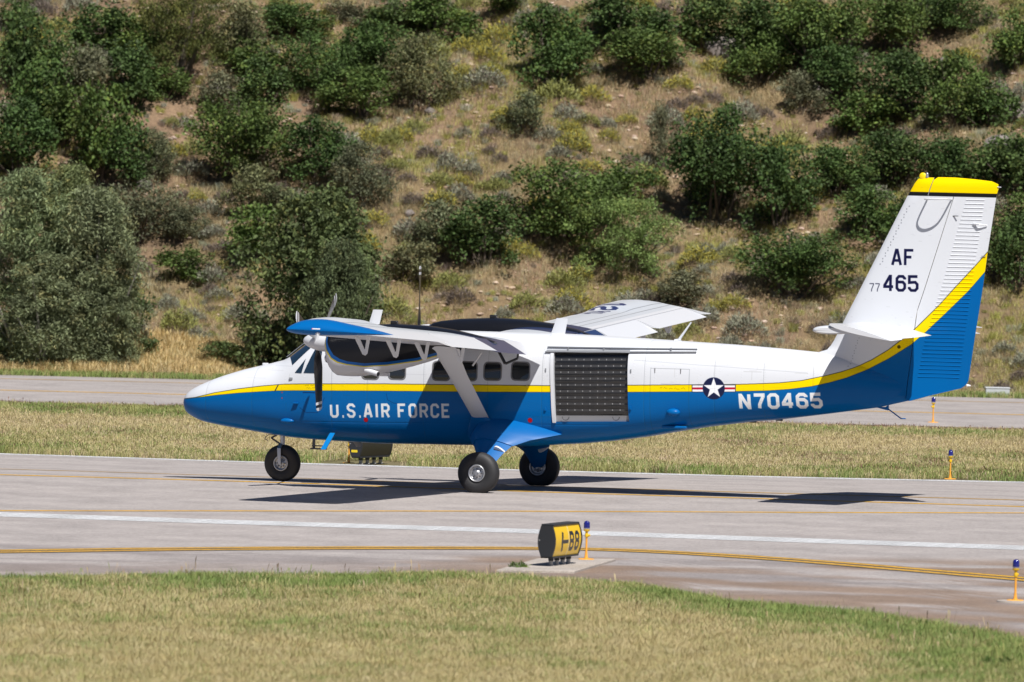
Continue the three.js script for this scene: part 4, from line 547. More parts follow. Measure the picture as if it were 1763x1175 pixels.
function taxiSign(label, front) { // long axis along z; yellow face towards +x
  const g = new THREE.Group(), L = 1.32, w = 0.15, y0 = 0.155, y1 = 0.655, n = 14;
  const half = y => w * (0.62 + 0.38 * Math.cos((y - (y0 + y1) / 2) / (y1 - y0) * Math.PI * 0.98));
  const prof = []; for (let k = 0; k <= n; k++) { const y = lerp(y0, y1, k / n); prof.push([half(y), y]); } for (let k = n; k >= 0; k--) { const y = lerp(y0, y1, k / n); prof.push([-half(y), y]); }
  mesh('sign_case', loft([-L / 2, -L / 2 + 0.045].map(z => prof.map(p => [p[0], p[1], z])), { crease: 0.5 }), signCase, g);
  mesh('sign_case', loft([L / 2 - 0.045, L / 2].map(z => prof.map(p => [p[0], p[1], z])), { crease: 0.5 }), signCase, g);
  mesh('sign_roof', box(half(y1) * 2 + 0.03, 0.03, L - 0.09, 0, y1 + 0.012, 0, 0.008), signCase, g); mesh('sign_floor', box(half(y0) * 2 + 0.03, 0.03, L - 0.09, 0, y0 - 0.012, 0, 0.008), signCase, g);
  const face = (s, mat, name) => { const rings = []; for (let k = 0; k <= n; k++) { const y = lerp(y0, y1, k / n); rings.push([[s * (half(y) - 0.008), y, s * (L / 2 - 0.045)], [s * (half(y) - 0.008), y, -s * (L / 2 - 0.045)]]); } mesh(name, loft(rings, { cap: false, closed: false, uv: (x, y, z) => [0.5 - s * z / (L - 0.09), (y - y0) / (y1 - y0)] }), mat, g); };
  face(1, front ? signFaceM : signBackM, 'sign_face'); face(-1, signBackM, 'sign_back');
  for (let k = 0; k < 4; k++) { const z = lerp(-0.42, 0.42, k / 3); mesh('leg', merge(new THREE.CylinderGeometry(0.036, 0.036, 0.1, 14).translate(0, 0.05, z), new THREE.CylinderGeometry(0.05, 0.05, 0.016, 14).translate(0, 0.008, z)), poleGrey, g); mesh('leg_collar', new THREE.CylinderGeometry(0.045, 0.045, 0.065, 14).translate(0, 0.112, z), signCase, g); }
  if (!front) mesh('label_plate', box(0.14, 0.05, 0.004, -0.02, 0.27, L / 2 + 0.003), std({ color: C(0.8, 0.6, 0.02), roughness: 0.5 }), g);
  mesh('latch', box(0.02, 0.012, 0.01, -0.12, 0.42, L / 2 + 0.004), poleGrey, g);
  return thing(g, 'taxiway_sign', label, 'sign', 'taxiway signs');
}
const pad1 = new THREE.Mesh((() => { const s = poly([[-0.2, -29.15], [0.95, -29.0], [1.62, -25.15], [0.42, -25.55]]), g = new THREE.ExtrudeGeometry(s, { depth: 0.03, bevelEnabled: true, bevelSize: 0.01, bevelThickness: 0.01, bevelSegments: 1 }); g.rotateX(-Math.PI / 2); return g; })(), std({ map: paveTex, color: C(0.82, 0.80, 0.74), roughness: 0.95 }));
structure(pad1, 'concrete_pad');
{ const U = pad1.geometry.attributes.uv; for (let i = 0; i < U.count; i++) U.setXY(i, U.getX(i) * 0.4, U.getY(i) * 0.4); }
const s1 = taxiSign('black cased taxiway sign with yellow face reading left arrow B8', true); s1.position.set(0.745, 0.042, 27.35); s1.rotation.y = -20 * D2R; s1.scale.setScalar(0.94);
const s2 = taxiSign('black taxiway sign seen from behind under the aircraft belly', false); s2.position.set(-2.91, -0.262, -17.0); s2.rotation.y = -28 * D2R;
const lightOrange = phys({ color: C(0.78, 0.36, 0.045), roughness: 0.5 }), lightYellow = phys({ color: C(0.8, 0.5, 0.02), roughness: 0.4 }), blueLens = phys({ color: C(0.012, 0.015, 0.17), roughness: 0.12, clearcoat: 1, clearcoatRoughness: 0.05 });
function edgeLight() {
  const g = new THREE.Group(), lathe = a => new THREE.LatheGeometry(a.map(p => new THREE.Vector2(p[0], p[1])), 22);
  mesh('base_plate', lathe([[0, 0.012], [0.11, 0.012], [0.125, 0.006], [0.125, 0]]), lightOrange, g);
  mesh('stem', lathe([[0.034, 0.01], [0.026, 0.04], [0.017, 0.12], [0.016, 0.38], [0.018, 0.40]]), lightOrange, g);
  mesh('coupling', merge(lathe([[0.018, 0.34], [0.028, 0.345], [0.03, 0.39], [0.022, 0.4], [0.02, 0.425], [0.045, 0.44], [0.05, 0.455], [0.046, 0.465]]), rod([0.0, 0.365, 0.0], [0.05, 0.375, 0.02], 0.022, 0.018)), lightYellow, g);
  mesh('lens_ring', lathe([[0.046, 0.472], [0.05, 0.476], [0.05, 0.49], [0.043, 0.494]]), alloy, g);
  mesh('blue_lens', lathe([[0.05, 0.485], [0.051, 0.515], [0.048, 0.52], [0.05, 0.525], [0.049, 0.555], [0.041, 0.58], [0.024, 0.594], [0.0, 0.598]]), blueLens, g);
  return g;
}
const el0 = edgeLight();
[[1.165, 0.042, 25.55, 'blue topped taxiway edge light standing right beside the yellow B8 sign'], [7.31, 0.02, 34.0, 'blue topped taxiway edge light in the right foreground on its own pad'], [8.95, -0.255, -15.75, 'blue topped taxiway edge light in the grass below the tail'], [9.91, 0.002, -42.2, 'distant blue topped edge light by the far taxiway under the tail cone'], [-3.36, -0.262, -17.0, 'taxiway edge light under the aircraft belly, its blue top hidden']].forEach(([x, y, z, l], i) => { const o = i ? el0.clone() : el0; o.position.set(x, y, z); o.rotation.y = i * 1.3; thing(o, 'taxiway_edge_light', l, 'light', 'taxiway edge lights'); });
const pad2 = new THREE.Mesh(new THREE.CylinderGeometry(0.32, 0.33, 0.03, 40).translate(7.36, 0.006, 34.1), std({ map: paveTex, color: C(0.8, 0.78, 0.72), roughness: 0.95 })); structure(pad2, 'round_concrete_pad');
{ const b = new THREE.Group(); mesh('cabinet', box(0.62, 0.21, 0.4, 0, 0.125, 0, 0.012), std({ color: C(0.5, 0.52, 0.54), roughness: 0.6 }), b); mesh('lid', box(0.65, 0.025, 0.43, 0, 0.243, 0, 0.008), std({ color: C(0.6, 0.62, 0.64), roughness: 0.55 }), b); mesh('plinth', box(0.66, 0.03, 0.44, 0, 0.01, 0), std({ color: C(0.5, 0.49, 0.46), roughness: 0.9 }), b); b.position.set(12.62, 0, -63.0); thing(b, 'utility_cabinet', 'low pale grey utility cabinet at the foot of the hill behind the tail', 'cabinet'); }

// ------------------------------------------------------------------ vegetation
const leafMat = (rough = 0.62) => phys({ vertexColors: true, roughness: rough, transmission: 0.22, thickness: 0, specularIntensity: 0.35 });
const LEAF = leafMat(), TINT = [[1.1, 1.04, 1.05], [1.25, 1.12, 1.0], [1.15, 1.0, 1.1], [0.95, 0.88, 0.95], [0.95, 0.92, 0.9], [0.75, 0.75, 0.75], [1.3, 1.12, 1.05]].map(c => { const m = leafMat(); m.color.setRGB(...c); return m; }), DRY = std({ vertexColors: true, roughness: 0.9 }), BARK = std({ color: C(0.10, 0.078, 0.06), roughness: 1 }), PALEBARK = std({ color: C(0.34, 0.32, 0.27), roughness: 1 });
class Leaves {
  constructor() { this.p = []; this.n = []; this.c = []; this.i = []; }
  leaf(o, dir, up, len, wid, col) { // o: base, dir: along the leaf, up: face normal-ish
    const side = new THREE.Vector3().crossVectors(dir, up).normalize(), nn = new THREE.Vector3().crossVectors(side, dir).normalize(), b = this.p.length / 3;
    const m = o.clone().addScaledVector(dir, len * 0.5), t = o.clone().addScaledVector(dir, len).addScaledVector(nn, -len * 0.12);
    for (const v of [o, m.clone().addScaledVector(side, wid / 2).addScaledVector(nn, wid * 0.12), t, m.clone().addScaledVector(side, -wid / 2).addScaledVector(nn, wid * 0.12)]) this.p.push(v.x, v.y, v.z);
    for (let k = 0; k < 4; k++) { this.n.push(nn.x, nn.y, nn.z); this.c.push(col[0], col[1], col[2]); }
    this.i.push(b, b + 1, b + 2, b, b + 2, b + 3);
  }
  build() { const g = new THREE.BufferGeometry(); g.setAttribute('position', new THREE.Float32BufferAttribute(this.p, 3)); g.setAttribute('normal', new THREE.Float32BufferAttribute(this.n, 3)); g.setAttribute('color', new THREE.Float32BufferAttribute(this.c, 3)); g.setIndex(this.i); return g; }
}
const rdir = (r, up = 0) => { const v = new THREE.Vector3(r() * 2 - 1, r() * 2 - 1 + up, r() * 2 - 1); return v.lengthSq() < 1e-4 ? new THREE.Vector3(0, 1, 0) : v.normalize(); };
function limbs(pts, r0, seg = 6) { const c = new THREE.CatmullRomCurve3(pts), g = new THREE.TubeGeometry(c, 8, r0, seg), P = g.attributes.position, n = seg + 1; for (let i = 0; i <= 8; i++) { const q = c.getPointAt(i / 8), k = 1 - 0.75 * i / 8; for (let j = 0; j < n; j++) { const a = i * n + j; P.setXYZ(a, q.x + (P.getX(a) - q.x) * k, q.y + (P.getY(a) - q.y) * k, q.z + (P.getZ(a) - q.z) * k); } } return g; }
// a plant prototype of width w, height h: stems + clumped leaves
function plant(seed, o) {
  const r = rng(seed), L = new Leaves(), stems = [], { w, h } = o, clumps = [];
  const lobes = []; if (o.lobes) for (let k = 0; k < o.lobes; k++) { const a = k / o.lobes * 6.283 + r() * 1.2, q = k ? 0.16 + 0.2 * r() : 0.04; lobes.push([Math.cos(a) * q * w, lerp(0.3, 0.72, r()) * h + (k ? 0 : 0.06 * h), Math.sin(a) * q * w, w * lerp(0.17, 0.3, r()), h * lerp(0.22, 0.36, r())]); }
  for (let k = 0; k < o.clumps; k++) { // clump centres through the crown's volume, more of them near its uneven outside
    const a = r() * Math.PI * 2, e = r(), lob = 1 + 0.24 * Math.sin(a * 3 + seed) + 0.16 * Math.sin(a * 5 + seed * 2.3), rad = Math.pow(r(), 0.5) * lob * (r() < 0.12 ? 1.18 : 1);
    const yy = lerp(o.low ?? 0.05, 1, Math.pow(e, 0.85)), prof = o.prof ? o.prof(yy) : Math.sqrt(Math.max(0.04, 1 - Math.pow((yy - 0.42) / 0.62, 2)));
    if (lobes.length && r() < 0.86) { const l = lobes[Math.floor(r() * lobes.length)], d = rdir(r, 0.15), q = Math.pow(r(), 0.4); clumps.push(new THREE.Vector3(l[0] + d.x * l[3] * q, Math.max(0.06 * h, l[1] + d.y * l[4] * q), l[2] + d.z * l[3] * q)); continue; }
    clumps.push(new THREE.Vector3(Math.cos(a) * rad * prof * w * 0.42, yy * h * 0.94, Math.sin(a) * rad * prof * w * 0.42));
  }
  for (const c of clumps) {
    const tone = 0.55 + 0.9 * r(), warm = r(), cr = o.cr * (0.65 + 0.7 * r()), n = Math.round(o.per * (0.7 + 0.6 * r()));
    for (let k = 0; k < n; k++) {
      const d = rdir(r), p = c.clone().addScaledVector(d, cr * Math.pow(r(), 0.5)); p.y = Math.max(0.02, c.y + (p.y - c.y) * (o.flat ?? 0.75));
      const t = tone * (0.75 + 0.5 * r()), y = (warm > 0.8 ? 0.35 : 0.08) * r();
      const col = [o.col[0] * t * (1 + y * 1.6), o.col[1] * t * (1 + y * 0.6), o.col[2] * t];
      const dir = o.droop ? rdir(r, -o.droop) : o.erect ? rdir(r, o.erect) : d.clone().lerp(rdir(r, 0.1), 0.6).normalize();
      L.leaf(p, dir, rdir(r, 0.9), o.len * (0.7 + 0.6 * r()), o.wid * (0.7 + 0.6 * r()), col);
    }
  }
  const ns = o.stems ?? 5;
  for (let k = 0; k < ns; k++) { const c = clumps[Math.floor(r() * clumps.length)], a = r() * 7, b = 0.06 * w; stems.push(limbs([new THREE.Vector3(Math.cos(a) * b, -0.1, Math.sin(a) * b), new THREE.Vector3(lerp(Math.cos(a) * b, c.x, 0.35) + (r() - 0.5) * 0.1, c.y * 0.35, lerp(Math.sin(a) * b, c.z, 0.35)), new THREE.Vector3(lerp(0, c.x, 0.75), c.y * 0.72, lerp(0, c.z, 0.75)), c.clone()], o.stemR ?? 0.03)); }
  return { w, h, crown: L.build(), trunk: stems.length ? merge(stems) : null, mat: o.mat ?? null, bark: o.bark ?? BARK };
}
const OAK = { col: [0.072, 0.132, 0.036], len: 0.085, wid: 0.055, flat: 0.85, lobes: 6 };
const GREY = { col: [0.13, 0.16, 0.085], len: 0.085, wid: 0.032, flat: 0.9, erect: 0.5, lobes: 5 };
const PROTO = { oak: [], grey: [], juniper: [], willow: [], cottonwood: [], willowbush: [], sapling: [] };
for (let k = 0; k < 3; k++) { PROTO.oak.push(plant(100 + k, { ...OAK, w: 1.35, h: 1.5, clumps: 56, per: 48, cr: 0.22, stems: 6 })); PROTO.oak.push(plant(200 + k, { ...OAK, w: 1.95, h: 1.95, clumps: 104, per: 52, cr: 0.25, stems: 8, stemR: 0.035 })); PROTO.oak.push(plant(300 + k, { ...OAK, w: 2.7, h: 2.5, clumps: 165, per: 56, cr: 0.29, stems: 10, stemR: 0.045 })); }
for (let k = 0; k < 2; k++) { PROTO.grey.push(plant(400 + k, { ...GREY, w: 1.4, h: 1.2, clumps: 70, per: 46, cr: 0.2, stems: 12, stemR: 0.016, low: 0.08 })); PROTO.grey.push(plant(410 + k, { ...GREY, w: 2.4, h: 1.75, clumps: 130, per: 52, cr: 0.26, stems: 16, stemR: 0.02, low: 0.08 })); }
PROTO.juniper.push(plant(500, { w: 2.9, h: 3.0, col: [0.085, 0.115, 0.035], len: 0.075, wid: 0.022, erect: 0.9, clumps: 170, per: 110, cr: 0.24, flat: 1.15, stems: 5, stemR: 0.08, low: 0.12 }));
PROTO.willowbush.push(plant(520, { w: 2.8, h: 2.0, col: [0.14, 0.23, 0.08], len: 0.08, wid: 0.026, erect: 0.6, clumps: 150, per: 80, cr: 0.25, stems: 10, stemR: 0.025, low: 0.1 }));
for (let k = 0; k < 2; k++) PROTO.willow.push(plant(530 + k, { w: 2.4, h: 5.0, col: [0.17, 0.235, 0.115], len: 0.13, wid: 0.028, droop: 0.35, clumps: 330, per: 84, cr: 0.26, flat: 1.25, stems: 9, stemR: 0.055, low: 0.04, bark: PALEBARK, prof: y => y < 0.5 ? 1 : Math.max(0.25, 1 - Math.pow((y - 0.5) / 0.52, 2.2) * 0.7) }));
for (let k = 0; k < 2; k++) PROTO.cottonwood.push(plant(540 + k, { w: 3.5, h: 4.7, col: [0.078, 0.12, 0.05], len: 0.12, wid: 0.055, droop: 0.5, clumps: 340, per: 78, cr: 0.3, flat: 1.3, stems: 8, stemR: 0.07, low: 0.05, prof: y => y < 0.5 ? 0.92 : Math.sqrt(Math.max(0.03, 1 - Math.pow((y - 0.5) / 0.52, 2))) }));
PROTO.sapling.push(plant(560, { w: 1.4, h: 1.3, col: [0.075, 0.125, 0.045], len: 0.09, wid: 0.035, droop: 0.1, clumps: 60, per: 46, cr: 0.2, stems: 7, stemR: 0.015, low: 0.05 }));
const VEG = [['oak', -14.0, -79.85, 1.14, 2.36],['oak', -12.97, -79.55, 1.22, 1.92],['oak', -14.32, -83.2, 0.99, 0.99],['oak', -11.99, -82.35, 1.56, 1.56],['oak', -11.02, -79.45, 1.68, 1.95],['oak', -11.54, -76.2, 1.49, 2.73],['oak', -13.81, -75.1, 2.11, 2.31],['grey', -7.73, -82.35, 1.7, 1.65],['juniper', -9.59, -81.6, 2.92, 2.99],['oak', -5.73, -81.4, 2.13, 1.89],['oak', -7.13, -80.25, 1.39, 1.55],['oak', -4.12, -82.3, 1.81, 1.81],['grey', -2.84, -80.25, 2.61, 2.04],['oak', -4.46, -79.85, 1.96, 1.47],['oak', -2.48, -84.45, 1.91, 1.58],['oak', -7.59, -76.05, 2.64, 2.56],['oak', -5.48, -75.8, 1.89, 1.71],['grey', -4.38, -74.1, 2.23, 1.59],['grey', -7.24, -73.2, 1.5, 1.35],['grey', -10.36, -73.1, 2.66, 1.74],['oak', -8.91, -70.25, 1.23, 1.09],['oak', -7.08, -70.5, 1.38, 1.56],['oak', 0.9, -81.05, 2.13, 2.29],['oak', 2.81, -82.65, 2.23, 1.9],['oak', 3.51, -81.4, 2.13, 1.44],['oak', 5.23, -83.7, 1.57, 1.82],['oak', 6.76, -83.5, 2.15, 1.82],['oak', 8.44, -82.7, 2.56, 2.56],['oak', 6.66, -82.45, 1.65, 1.65],['oak', 8.95, -81.6, 1.97, 1.81],['oak', 10.51, -84.2, 1.99, 1.99],['oak', 10.85, -79.8, 1.95, 2.04],['oak', 12.19, -79.05, 1.79, 2.03],['oak', 13.12, -79.0, 1.38, 1.54],['oak', 12.14, -85.7, 2.17, 1.5],['oak', 14.19, -82.55, 1.4, 1.73],['oak', 5.51, -75.05, 2.78, 3.03],['oak', 7.19, -73.85, 1.83, 2.54],['oak', 8.84, -75.0, 1.76, 1.6],['oak', 10.4, -76.2, 1.92, 1.68],['oak', 11.93, -75.35, 1.84, 1.84],['oak', 7.46, -69.55, 2.68, 1.9],['oak', 9.63, -72.4, 1.89, 1.5],['oak', 10.73, -72.2, 0.95, 1.42],['oak', 1.34, -73.45, 2.81, 2.46],['oak', 2.8, -75.2, 1.47, 1.28],['willowbush', 2.95, -71.9, 2.83, 2.09],['oak', -0.94, -71.4, 1.99, 1.84],['grey', -2.17, -71.6, 1.57, 1.57],['oak', 13.7, -75.3, 1.63, 1.84],['oak', 13.5, -71.25, 1.65, 2.12],['grey', 7.96, -81.15, 1.31, 1.15],['grey', 0.15, -77.7, 1.21, 1.21],['oak', 14.34, -73.15, 2.06, 1.58],['oak', -15.53, -78.55, 1.78, 2.27],['oak', 15.37, -79.25, 1.95, 2.11],['grey', -4.95, -85.05, 1.33, 0.75],['oak', -0.3, -86.35, 1.34, 0.92],['grey', 3.96, -77.65, 0.73, 1.78],['oak', 11.92, -72.15, 1.42, 1.42],['willow', -12.82, -65.05, 2.29, 5.07],['willow', -11.01, -64.85, 2.21, 4.67],['willow', -12.23, -64.25, 2.13, 3.04],['willow', -10.66, -64.65, 1.68, 2.59],['willow', -11.85, -66.85, 1.69, 4.77],['cottonwood', -5.19, -64.55, 3.61, 4.87],['cottonwood', -4.57, -61.95, 1.81, 3.61],['sapling', -7.62, -64.9, 1.37, 0.76],['sapling', -10.32, -65.45, 1.53, 1.91],['oak', -13.38, -78.0, 1.45, 2.02],['oak', -12.7, -77.45, 1.45, 1.77],['oak', -10.86, -81.95, 1.48, 1.48],['oak', -13.91, -80.85, 1.47, 0.98],['grey', -12.24, -79.05, 1.62, 1.62],['oak', -10.04, -80.6, 1.63, 1.06],['oak', -7.71, -81.55, 1.48, 1.31],['oak', -6.59, -84.4, 1.99, 1.16],['grey', -8.46, -80.05, 1.47, 1.3],['oak', -3.78, -84.65, 1.66, 1.16],['oak', -10.73, -75.6, 1.28, 1.76],['grey', -10.03, -75.8, 1.76, 1.44],['grey', -8.99, -72.8, 1.9, 0.95],['grey', -6.34, -73.4, 1.58, 0.95],['oak', 9.71, -79.65, 1.63, 1.38],['oak', 13.43, -75.95, 1.28, 1.12],['grey', 12.34, -72.75, 1.58, 1.26],['grey', -3.09, -70.75, 1.57, 1.1],['grey', 4.42, -69.5, 1.56, 1.09]];
const INFO = { oak: ['scrub_oak', 'shrub', 'dark green scrub oak', 'scrub oaks on the hillside'], grey: ['grey_shrub', 'shrub', 'grey-green twiggy shrub', 'grey shrubs on the hillside'], juniper: ['juniper_tree', 'tree', 'dense olive green juniper', null], willowbush: ['willow_bush', 'shrub', 'pale green rounded willow bush', null], willow: ['willow_tree', 'tree', 'tall silvery green willow', 'willows at the foot of the hill'], cottonwood: ['cottonwood_tree', 'tree', 'tall dark green cottonwood', 'cottonwoods behind the nose'], sapling: ['leafy_sapling', 'shrub', 'fresh green low sapling', 'saplings at the foot of the hill'] };
// where on the picture's hillside: nearest landmark of the aircraft below it, and how far up
const landmark = x => x < -11.3 ? 'near the left edge' : x < -8.4 ? 'left of the nose' : x < -5 ? 'above the nose' : x < -2 ? 'above the cockpit' : x < 1 ? 'above the wing' : x < 4 ? 'above the cargo door' : x < 7.2 ? 'above the rear fuselage' : x < 10 ? 'left of the tail fin' : x < 12.6 ? 'around the tail fin' : 'near the right edge';
const band = z => z > -66.5 ? 'at hill foot' : z > -70 ? 'low on slope' : z > -74 ? 'on lower slope' : z > -78 ? 'on middle slope' : z > -82 ? 'on upper slope' : 'on top slope';
const size = (w, a, b) => w < a ? 'small' : w < b ? 'medium' : 'large';
const occupied = [];
VEG.forEach(([kind, x, z, w, h], i) => {
  const list = PROTO[kind], r = rng(900 + i); let best = list[0], bs = 1e9; for (const p of list) { const s = Math.abs(Math.log(p.w / w)) + 0.35 * r(); if (s < bs) { bs = s; best = p; } }
  const g = new THREE.Group(); mesh('crown', best.crown, best.mat ?? TINT[Math.floor(r() * (kind === 'oak' || kind === 'grey' ? TINT.length : 3))], g); if (best.trunk) mesh('trunk', best.trunk, best.bark, g);
  const sw = w / best.w * (kind === 'oak' ? 1.28 : kind === 'willow' ? 1.22 : 1.18), sh = h / best.h * 1.06; g.scale.set(sw, sh, sw); g.rotation.y = r() * 6.28; g.position.set(x, hill(x, z) - 0.04, z - w * 0.12);
  const f = INFO[kind]; thing(g, f[0], `${size(w, 1.5, 2.1)} ${f[2]} ${band(z)} ${landmark(x)}`, f[1], f[3] ?? undefined);
  occupied.push([x, z, w]);
});
// small shrubs scattered over the slope
function dome(seed, o) { const r = rng(seed), L = new Leaves(); for (let k = 0; k < o.n; k++) { const a = r() * 6.283, e = Math.pow(r(), 0.6), rad = o.w * 0.5 * Math.sqrt(r()), lob = 1 + 0.2 * Math.sin(a * 3 + seed), t = rad / (o.w * 0.5), y = o.h * Math.sqrt(Math.max(0, 1 - t * t)) * (0.35 + 0.65 * e), p = new THREE.Vector3(Math.cos(a) * rad * lob, y * (0.85 + 0.15 * Math.sin(a * 4 + seed)), Math.sin(a) * rad * lob), d = new THREE.Vector3(Math.cos(a) * t, 0.9, Math.sin(a) * t).lerp(rdir(r), 0.45).normalize(), f = 0.7 + 0.6 * r(), c = r() < (o.mix ?? 0) ? o.col2 : o.col; p.addScaledVector(d, -o.len * 0.5); p.y = Math.max(0, p.y); L.leaf(p, d, rdir(r, 0.4), o.len * (0.6 + 0.8 * r()), o.wid, [c[0] * f, c[1] * f, c[2] * f]); } return L.build(); }
const SAGE = [0, 1, 2, 3].map(k => dome(600 + k, { w: 0.75, h: 0.48, n: 900, len: 0.095, wid: 0.016, col: [0.31, 0.32, 0.23], col2: [0.15, 0.125, 0.10], mix: 0.3 }));
const RAB = [0, 1, 2, 3].map(k => dome(620 + k, { w: 0.8, h: 0.5, n: 900, len: 0.1, wid: 0.018, col: k % 2 ? [0.43, 0.37, 0.06] : [0.30, 0.31, 0.085], col2: [0.22, 0.23, 0.08], mix: 0.45 }));
const DEAD = [0, 1].map(k => dome(640 + k, { w: 0.7, h: 0.4, n: 650, len: 0.12, wid: 0.009, col: [0.22, 0.175, 0.145], col2: [0.14, 0.11, 0.095], mix: 0.4 }));
{
  const r = rng(4242), cnt = { s: 0, r: 0, d: 0 };
  for (let t = 0; t < 9000 && cnt.s + cnt.r + cnt.d < 700; t++) {
    const z = -64.6 - Math.pow(r(), 0.9) * 25, x = (r() - 0.5) * 34 * (1 + (-z - 64) / 220);
    if (z > -66.5 && x < -6 && x > -14) continue;
    const u = r(), kind = u < 0.5 ? 's' : u < 0.82 ? 'r' : 'd', m = fbm(x * 0.35 + (kind === 'r' ? 30 : 0), z * 0.35, 3);
    if (m < (kind === 's' ? 0.36 : kind === 'r' ? 0.42 : 0.36) || cnt[kind] >= (kind === 'd' ? 140 : kind === 's' ? 300 : 260)) continue;
    const sc = 0.6 + 0.85 * r() * r() + 0.25 * r(); let bad = false; for (const [ox, oz, ow] of occupied) if (Math.hypot(x - ox, (z - oz) * 0.9) < ow * 0.33 + sc * 0.26) { bad = true; break; } if (bad) continue;
    occupied.push([x, z, sc * 0.62]); cnt[kind]++;
    const set = kind === 's' ? SAGE : kind === 'r' ? RAB : DEAD, gi = Math.floor(r() * set.length), o = new THREE.Mesh(set[gi], DRY); o.position.set(x, hill(x, z) - 0.03, z); o.rotation.y = r() * 6.28; o.scale.set(sc * (0.9 + 0.3 * r()), sc * (0.85 + 0.4 * r()), sc * (0.9 + 0.3 * r()));
    const sz = size(sc, 0.75, 1.05);
    if (kind === 's') thing(o, 'sagebrush', `${sz} silver-grey sagebrush ${band(z)} ${landmark(x)}`, 'shrub', 'sagebrush scattered over the hillside');
    else if (kind === 'r') thing(o, 'rabbitbrush', `${sz} ${gi % 2 ? 'yellow flowering' : 'olive yellow'} rabbitbrush ${band(z)} ${landmark(x)}`, 'shrub', 'rabbitbrush scattered over the hillside');
    else thing(o, 'dry_brush', `${sz} bare brown brush ${band(z)} ${landmark(x)}`, 'shrub', 'bare brush scattered over the hillside');
  }
}
// boulders
function rock(seed) { const g = new THREE.IcosahedronGeometry(0.5, 2), P = g.attributes.position, r = rng(seed), ax = [r() * 9, r() * 9]; const v = new THREE.Vector3(); for (let i = 0; i < P.count; i++) { v.fromBufferAttribute(P, i); const n = v.clone().normalize(); let f = 0.78 + 0.5 * fbm(n.x * 1.6 + ax[0] + n.z, n.y * 1.6 + ax[1] - n.z, 3); for (let k = 0; k < 5; k++) { const q = new THREE.Vector3(Math.sin(seed + k * 2.1), Math.cos(seed * 1.7 + k), Math.sin(k * 3.3 + seed * 0.6)).normalize(), d = n.dot(q); if (d > 0.72) f *= 0.72 / d * 0.3 + 0.7; } v.copy(n).multiplyScalar(0.5 * f); v.y *= 0.7; P.setXYZ(i, v.x, v.y, v.z); } g.computeVertexNormals(); return toCreasedNormals(g, 0.5); }
const rockMat = std({ map: soilTex, bumpMap: soilBump, bumpScale: 0.02, color: C(0.52, 0.46, 0.44), roughness: 0.95 });
const ROCKS = [1, 2, 3].map(rock);
[[-8.46, -81.0, 0.52], [-10.29, -75.7, 0.42], [8.22, -82.1, 0.59], [5.77, -83.8, 0.99], [6.35, -84.3, 0.6], [13.93, -80.25, 0.82], [13.41, -77.35, 0.89], [12.14, -84.25, 0.4], [12.0, -76.3, 0.39], [-2.51, -79.95, 0.29], [3.5, -74.3, 0.32], [-2.94, -73.5, 0.25], [1.51, -75.2, 0.29], [-7.14, -85.65, 0.27]].forEach(([x, z, w], i) => { const o = new THREE.Mesh(ROCKS[i % 3], rockMat); o.scale.setScalar(w * 1.15); o.rotation.y = i * 1.9; o.position.set(x, hill(x, z) + w * 0.12, z); thing(o, 'boulder', `${size(w, 0.35, 0.7)} pinkish grey boulder ${band(z)} ${landmark(x)}`, 'rock', 'boulders on the hillside'); });
// instanced cover: stones, dry grass, meadows
function cover(name, geos, mat, spots, label) { // spots: [x,y,z,scale,height,col]
  geos.forEach((g, k) => { const S = spots.filter((_, i) => i % geos.length === k); if (!S.length) return; const im = new THREE.InstancedMesh(g, mat, S.length), m = new THREE.Matrix4(), q = new THREE.Quaternion(), e = new THREE.Euler(), r = rng(k * 31 + 7), c = new THREE.Color();
    S.forEach((s, i) => { e.set((r() - 0.5) * 0.2, r() * 6.28, (r() - 0.5) * 0.2); q.setFromEuler(e); m.compose(new THREE.Vector3(s[0], s[1], s[2]), q, new THREE.Vector3(s[3], s[4], s[3])); im.setMatrixAt(i, m); im.setColorAt(i, c.setRGB(s[5][0], s[5][1], s[5][2])); });
    im.name = numbered(name); im.userData.kind = 'stuff'; im.userData.label = label; im.userData.category = 'ground cover'; scene.add(im); });
}
function tuft(seed, n, h, spread, wid, lean = 0.35, heads = 0) {
  const r = rng(seed), p = [], nn = [], ix = [];
  for (let k = 0; k < n; k++) { const a = r() * 6.28, d = Math.sqrt(r()) * spread, x = Math.cos(a) * d, z = Math.sin(a) * d, b = r() * 6.28, H = h * (0.55 + 0.6 * r()), l = lean * H * (0.3 + r()), w = wid * (0.7 + 0.6 * r()), fx = Math.cos(b), fz = Math.sin(b), sx = -fz * w / 2, sz = fx * w / 2, o = p.length / 3, hd = r() < heads ? 2.6 : 0.75;
    p.push(x - sx, 0, z - sz, x + sx, 0, z + sz, x + fx * l * 0.3 - sx * 0.8, H * 0.55, z + fz * l * 0.3 - sz * 0.8, x + fx * l * 0.3 + sx * 0.8, H * 0.55, z + fz * l * 0.3 + sz * 0.8, x + fx * l * 0.7 - sx * hd, H * 0.86, z + fz * l * 0.7 - sz * hd, x + fx * l * 0.7 + sx * hd, H * 0.86, z + fz * l * 0.7 + sz * hd, x + fx * l, H, z + fz * l);
    for (let q = 0; q < 7; q++) { const v = new THREE.Vector3(-fx * 0.4 + (r() - 0.5) * 0.5, 0.8, -fz * 0.4 + (r() - 0.5) * 0.5).normalize(); nn.push(v.x, v.y, v.z); }
    ix.push(o, o + 1, o + 2, o + 1, o + 3, o + 2, o + 2, o + 3, o + 4, o + 3, o + 5, o + 4, o + 4, o + 5, o + 6); }
  const g = new THREE.BufferGeometry(); g.setAttribute('position', new THREE.Float32BufferAttribute(p, 3)); g.setAttribute('normal', new THREE.Float32BufferAttribute(nn, 3)); g.setIndex(ix); return g;
}
